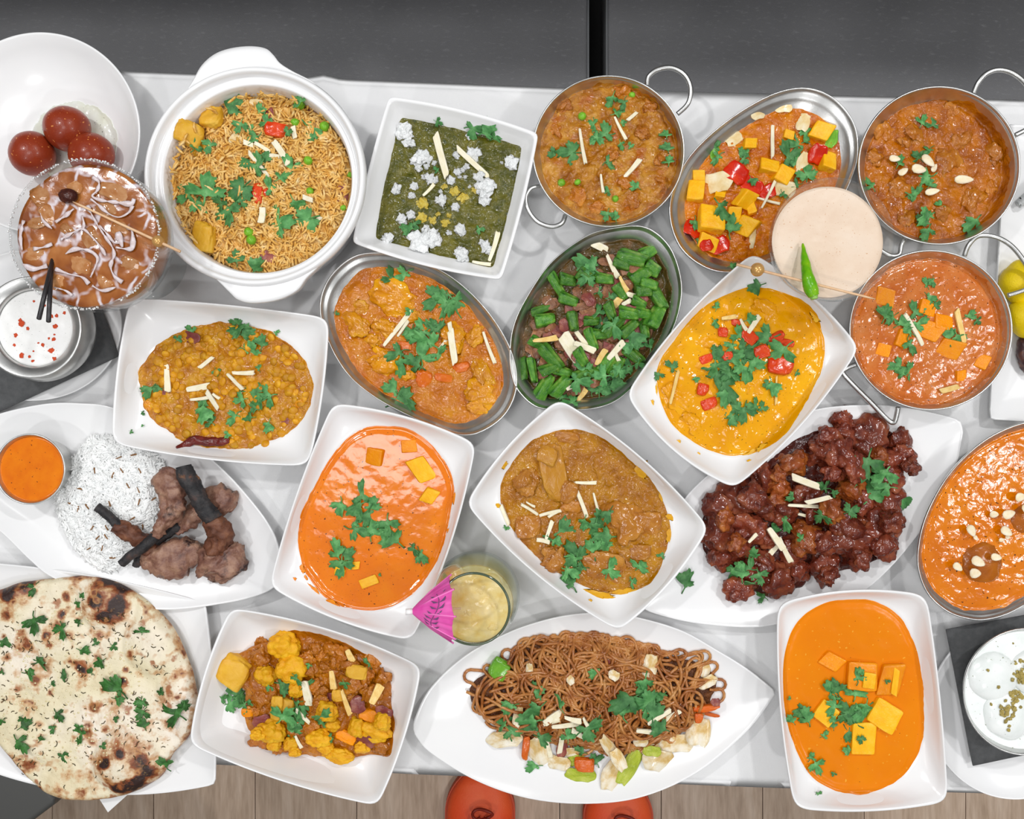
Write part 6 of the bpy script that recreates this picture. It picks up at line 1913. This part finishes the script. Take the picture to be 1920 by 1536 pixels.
for (x, y, s, a) in ((430, 225, 150, 30), (690, 240, 190, 20), (270, 260, 190, -35), (220, 430, 150, 10), (640, 345, 160, 30), (460, 700, 190, 25), (770, 690, 150, 15), (620, 800, 130, 40), (300, 390, 140, 50), (560, 540, 160, 60), (740, 480, 150, 20), (420, 480, 120, 20), (200, 620, 140, 0), (350, 800, 130, 20)):
    (px, py), = zoomed(zi, [(x, y)])
    q = U(px, py, hd)
    sz = s / 3.2 * sc(hd)
    rot = Matrix.Rotation(math.radians(-a), 3, 'Z') @ Matrix.Rotation(R.uniform(-0.3, 0.3), 3, 'X') @ Matrix.Rotation(R.uniform(-0.3, 0.3), 3, 'Y')
    inst('ice_cube', CUTS[R.randrange(5)], dr, (q.x, q.y, TT + hd - sz * 0.19), rot, (sz * 1.2, sz * 0.95, sz * 0.55), ICE)
FOAM = plain('foam_white', '#d9d0d6', rough=0.35, col2='#c2aca8', nscale=300)
q = MB()
for pts in ([(560, 170), (600, 200), (590, 250), (560, 285), (620, 310), (700, 320), (790, 330), (810, 300)], [(530, 340), (560, 400), (600, 470), (640, 530), (680, 590), (690, 640), (670, 700), (690, 760), (740, 800)], [(370, 545), (430, 510), (500, 480), (560, 530), (610, 590), (640, 640)], [(400, 630), (460, 600), (540, 610), (590, 650), (580, 700), (550, 770)], [(340, 720), (420, 750), (500, 770), (540, 810)], [(140, 690), (210, 720), (290, 700)], [(250, 380), (265, 430), (320, 480)], [(150, 430), (130, 520), (140, 610)], [(700, 590), (760, 600), (800, 590), (800, 500), (770, 470)], [(560, 820), (620, 850), (700, 830)], [(210, 600), (270, 590), (320, 570)], [(340, 440), (400, 400), (450, 360)], [(330, 830), (400, 850), (440, 880)], [(600, 460), (640, 500), (690, 560), (720, 560)], [(720, 550), (715, 500), (740, 590)], [(500, 400), (510, 460), (490, 500)], [(550, 300), (600, 340), (660, 390), (720, 410), (780, 380), (800, 340)]):
    P = spline(zoomed(zi, pts), 5)
    W3 = []
    for (px, py) in P:
        g = U(px, py, hd)
        W3.append(Vector((g.x, g.y, TT + hd + 0.0034 + 0.0012 * noise.noise(g * 90))))
    q.tube(W3, [0.0004 + 0.0034 * abs(noise.noise(w * 110)) for w in W3], 9)
for w in q.v:
    w.z = TT + hd + 0.0016 + (w.z - TT - hd - 0.0016) * 0.3
q.obj('foam', FOAM, dr, kind='stuff')
q = MB()
rr = random.Random(9)
bv, bf = ico(1)
for i in range(420):
    a = rr.uniform(0, 6.28)
    if noise.noise(Vector((math.cos(a) * 2.5, math.sin(a) * 2.5, 4))) < -0.25:
        continue
    s = rr.uniform(0.0004, 0.0011)
    pos = Vector((c.x + (r + rr.uniform(-0.0012, 0.0008)) * math.cos(a), c.y + (r + rr.uniform(-0.0012, 0.0008)) * math.sin(a), TT + 0.134 - rr.uniform(-0.0004, 0.003)))
    q.add([pos + b * s for b in bv], bf)
q.obj('salt_rim', plain('salt', '#ececec', rough=0.4), t, kind='stuff')
# straws
STRAW = plain('black_plastic', '#2c2a2c', rough=0.3)
for (a, b, lb) in (((101, 478), (73, 598), 'thin black straw in the amber cocktail, the left of the two'), ((97, 490), (91, 603), 'thin black straw in the amber cocktail, the right of the two')):
    q = MB()
    A, B = U(a[0], a[1], hd - 0.004), U(b[0], b[1], 0.152)
    q.tube([A, A.lerp(B, 0.5), B], 0.0020, 10)
    q.tube([A.lerp(B, 0.99), B + (B - A) * 0.005], 0.0014, 10)
    o = q.obj('straw', STRAW, origin=A)
    tag(o, lb, 'straw', 'black straws in the amber cocktail')
# picks with golden beads
PICK = plain('bamboo', '#dcae84', rough=0.55, col2='#e8c49c', nscale=120)
PEARL = food('gold_pearl', ['#c69450', '#d0a060', '#d8ac70'], scale=1, rough=0.22, bump=0.0, coat=0.4)
MATS['gold_pearl'].node_tree.nodes['Principled BSDF'].inputs['Metallic'].default_value = 0.35
def pick(A, B, bead, rb, label):
    t = thing('cocktail_pick', label, 'cocktail pick', A)
    q = MB()
    q.tube([A, A.lerp(B, 0.93), B], [0.0013, 0.0011, 0.0004], 8)
    q.obj('stick', PICK, t)
    v, f = ico(3)
    p = A.lerp(B, bead)
    obj('bead', [p + b * rb for b in v], f, PEARL, t)
    return t
A, B = U(338, 472, 0.137), U(136, 378, 0.129)
pick(A, B, 0.205, 0.0053, 'bamboo pick with a golden bead lying across the amber cocktail')
v, f = ico(3)
g = U(128, 367, 0.128)
o = obj('cherry', [g + Vector((b.x * 0.0085, b.y * 0.0065, b.z * 0.006)) * (1 + 0.15 * noise.noise(b * 2)) for b in v], f, food('dark_cherry', ['#2c1210', '#44201a', '#5c3024'], scale=200, rough=0.18, bump=0.4, bscale=500, coat=0.4))
tag(o, 'dark brown cherry on the pick in the amber cocktail', 'cherry')

# creamy drink
t, c, r = goblet((1561, 449), 117, 0.120, 'coupe_glass', 'stemmed coupe glass of creamy beige drink with a green chilli', 0.030,
                 [(0.40, 0.50), (0.70, 0.62), (0.88, 0.76), (0.96, 0.90)])
hd = 0.108
LAS = food('creamy_drink', ['#dcc2aa', '#e2ccb6', '#e6d4c2'], scale=26, rough=0.35, bump=0.1, bscale=300, speck=(700, '#c49468', 0.73))
dr = thing('creamy_drink', 'creamy beige drink filling the stemmed coupe glass', 'drink', (c.x, c.y, TT + 0.06))
turned('liquid_body', [(0.004, 0.062), (r * 0.36, 0.0635), (r * 0.65, 0.0765), (r * 0.83, 0.0925), (r * 0.905, hd - 0.001)], c, LAS, dr, closed=False)
disc_grid('liquid_surface', c, r * 0.905, hd, LAS, dr, amp=0.0003, freq=50)
A, B = U(1381, 496, 0.124), U(1641, 561, 0.122)
pick(A, B, 0.15, 13 * sc(0.124), 'bamboo pick with a golden bead lying across the creamy drink')
P = [(1505, 457), (1508, 478), (1511, 500), (1515, 522), (1521, 542), (1526, 555)]
Wd = [1.5, 6, 9, 12, 13, 10]
v, f = skin_tube([U(x, y, 0.112 + 0.014 * min(1, i / 3)) for i, (x, y) in enumerate(P)], [(w * sc(.12), w * sc(.12) * 0.95) for w in Wd], 0.0005, 2)
ct = thing('green_chilli', 'fresh green chilli on the pick across the creamy drink', 'chilli', U(1515, 520, 0.12))
obj('pod', v, f, food('chilli_green', ['#4a9a10', '#6cae14', '#98c01c'], scale=60, rough=0.2, bump=0.2, bscale=300, coat=0.4), ct)
v, f = skin_tube([U(1525, 552, .126), U(1526, 557, .126), U(1527, 561, .1262)], [(9 * sc(.12), 9 * sc(.12)), (7.5 * sc(.12), 7.5 * sc(.12)), (6.5 * sc(.12), 6.5 * sc(.12))], 0.0003, 4)
obj('cap', v, f, food('chilli_cap', ['#7ab03c', '#96c060', '#b0cc80'], scale=200, rough=0.4, bump=0.2, bscale=500), ct)

# stemless tumbler of pale yellow drink
hr = 0.104
c = U(888, 1142, hr)
r = 68 * sc(hr)
rb = 82 * sc(0.045)
GT = glass('greenish_glass', (0.93, 0.96, 0.93, 1))
t = thing('tumbler', 'stemless rounded glass of pale yellow iced drink with a paper umbrella', 'glass', (c.x, c.y, TT))
outp = [(rb * 0.55, 0.0), (rb * 0.7, 0.002), (rb * 0.9, 0.015), (rb, 0.038), (rb * 0.99, 0.052), (rb * 0.93, 0.075), (r * 1.03, 0.095), (r, hr - 0.001), (r * 0.985, hr), (r * 0.965, hr - 0.0005)]
inp = [(r * 0.99, 0.094), (rb * 0.90, 0.075), (rb * 0.955, 0.052), (rb * 0.965, 0.038), (rb * 0.86, 0.016), (rb * 0.6, 0.006)]
turned('glass', outp + inp, c, GT, t, n=96)
q = MB()
q.tube([(c.x + r * 0.985 * math.cos(a), c.y + r * 0.985 * math.sin(a), TT + hr) for a in (2 * math.pi * k / 72 for k in range(73))], 0.0012, 8, cap=False)
q.obj('rim', plain('green_glass_rim', '#4c5a44', rough=0.08, coat=0.5), t)
YD = food('pale_yellow_drink', ['#d9b04a', '#e4cc86', '#ecdcae'], scale=38, rough=0.15, bump=0.3, bscale=130, bdist=0.002, coat=0.4)
YS = food('pale_yellow_side', ['#d6c282', '#ddcd98', '#e4d8b0'], scale=30, rough=0.15, bump=0.0, coat=0.3)
dr = thing('pale_yellow_drink', 'pale yellow iced drink in the stemless glass', 'drink', (c.x, c.y, TT + 0.006))
turned('liquid_body', [(rb * 0.5, 0.007), (rb * 0.84, 0.0165), (rb * 0.945, 0.038), (rb * 0.94, 0.052), (rb * 0.885, 0.075), (rb * 0.85, 0.083)], c, YS, dr, closed=False)
disc_grid('liquid_surface', c, rb * 0.85, 0.083, YD, dr, amp=0.0008, freq=60)
for (x, y, s, a) in ((900, 1105, 46, 20), (925, 1140, 50, 60), (895, 1180, 44, 10), (930, 1175, 40, -30), (880, 1150, 36, 40)):
    g = U(x, y, 0.083)
    sz = s * sc(0.083)
    inst('ice_cube', CUTS[R.randrange(5)], dr, (g.x, g.y, TT + 0.083 - sz * 0.24), Matrix.Rotation(math.radians(-a), 3, 'Z') @ Matrix.Rotation(R.uniform(-0.3, 0.3), 3, 'X'), (sz, sz * 0.8, sz * 0.6), YD)

# paper umbrella leaning on the tumbler: axis nearly level, canopy open to the right
def paper_mat():
    m, nt, p = nodes('pink_paper')
    co = nt.nodes.new('ShaderNodeTexCoord').outputs['Object']
    n1 = tex(nt, 'ShaderNodeTexNoise', co, 60, Detail=2.0)
    c_ = ramp(nt, n1.outputs[0], [(0.3, '#e24aa8'), (0.7, '#f272c0')])
    nt.links.new(c_, p.inputs['Base Color'])
    setp(p, rough=0.7, spec=0.2)
    return m
PAPER = paper_mat()
PALEP = plain('pink_rib', '#f078c2', rough=0.6)
hu = 0.116
apex = U(769, 1147, hu)
ax = Vector((1.0, 0.03, -0.16)).normalized()
e1 = ax.cross(Vector((0, 0, 1))).normalized()
e2 = e1.cross(ax).normalized()
um = thing('paper_umbrella', 'pink paper cocktail umbrella with a dark leaf print on the stemless glass', 'umbrella', apex)
Ru, Lu = 66 * sc(hu), 76 * sc(hu)
ribs = 8
rimpts = []
for kk in range(ribs):
    a0, a1 = 2 * math.pi * kk / ribs, 2 * math.pi * (kk + 1) / ribs
    v, f = [], []
    nu, nv = 9, 8
    for side in (0.0, 0.00035):
        for i in range(nv + 1):
            tt = i / nv
            for j in range(nu + 1):
                u = j / nu
                a = a0 + (a1 - a0) * u
                fold = 0.16 * math.sin(u * math.pi * 7) * tt
                sag = 1 - 0.10 * math.sin(u * math.pi) * tt
                rr_ = Ru * tt * sag * (1 + fold * 0.4) * (1.0 - 0.06 * tt)
                ll = Lu * (tt ** 1.12) * (1 - 0.04 * math.sin(u * math.pi) * tt)
                v.append(apex + ax * (ll + side) + (e1 * math.cos(a) + e2 * math.sin(a)) * rr_)
    kq = (nv + 1) * (nu + 1)
    for s in range(2):
        for i in range(nv):
            for j in range(nu):
                qd = tuple(s * kq + x for x in (i * (nu + 1) + j, i * (nu + 1) + j + 1, (i + 1) * (nu + 1) + j + 1, (i + 1) * (nu + 1) + j))
                f.append(qd if s else qd[::-1])
    obj('canopy_panel', v, f, PAPER, um)
    q = MB()
    tip = apex + ax * Lu * 1.05 + (e1 * math.cos(a0) + e2 * math.sin(a0)) * Ru * 0.99
    q.tube([apex + ax * 0.001, apex + ax * Lu * 0.5 + (e1 * math.cos(a0) + e2 * math.sin(a0)) * Ru * 0.52, tip], 0.0009, 6)
    q.obj('rib', PALEP, um)
q = MB()
q.tube([apex - ax * 0.004, apex + ax * 0.002], 0.0028, 10)
q.obj('cap', plain('umbrella_cap', '#f4f2f2', rough=0.4), um)
q = MB()
q.tube([apex, apex + ax * 0.046], 0.0009, 6)
q.obj('stick', PICK, um)
# dark sprig printed on the paper
INK = plain('dark_ink', '#6a4a72', rough=0.8)
def onpaper(a, tt, out=0.0009):
    sag = 0.955
    return apex + ax * (Lu * tt ** 1.12 - out * 0.4) + (e1 * math.cos(a) + e2 * math.sin(a)) * (Ru * tt * sag * (1 - 0.06 * tt) + out)
q = MB()
def sprig(a_c, da):
    stem = [onpaper(math.radians(a_c + da * s), 0.62 + 0.1 * math.sin(s * 2.5)) for s in np.linspace(-1, 1, 14)]
    q.tube(stem, 0.0003, 5)
    for s in np.linspace(-0.9, 0.8, 7):
        for sg in (-1, 1):
            a = math.radians(a_c + da * s)
            t0 = 0.62 + 0.1 * math.sin(s * 2.5)
            A, B, C2, D2 = onpaper(a, t0), onpaper(a + 0.10, t0 + sg * 0.09), onpaper(a + 0.22, t0 + sg * 0.17), onpaper(a + 0.03, t0 + sg * 0.12)
            b = len(q.v)
            q.v += [A, B, C2, D2]
            q.f.append((b, b + 1, b + 2, b + 3))
sprig(92, 52)
q.obj('leaf_print', INK, um, smooth=False)
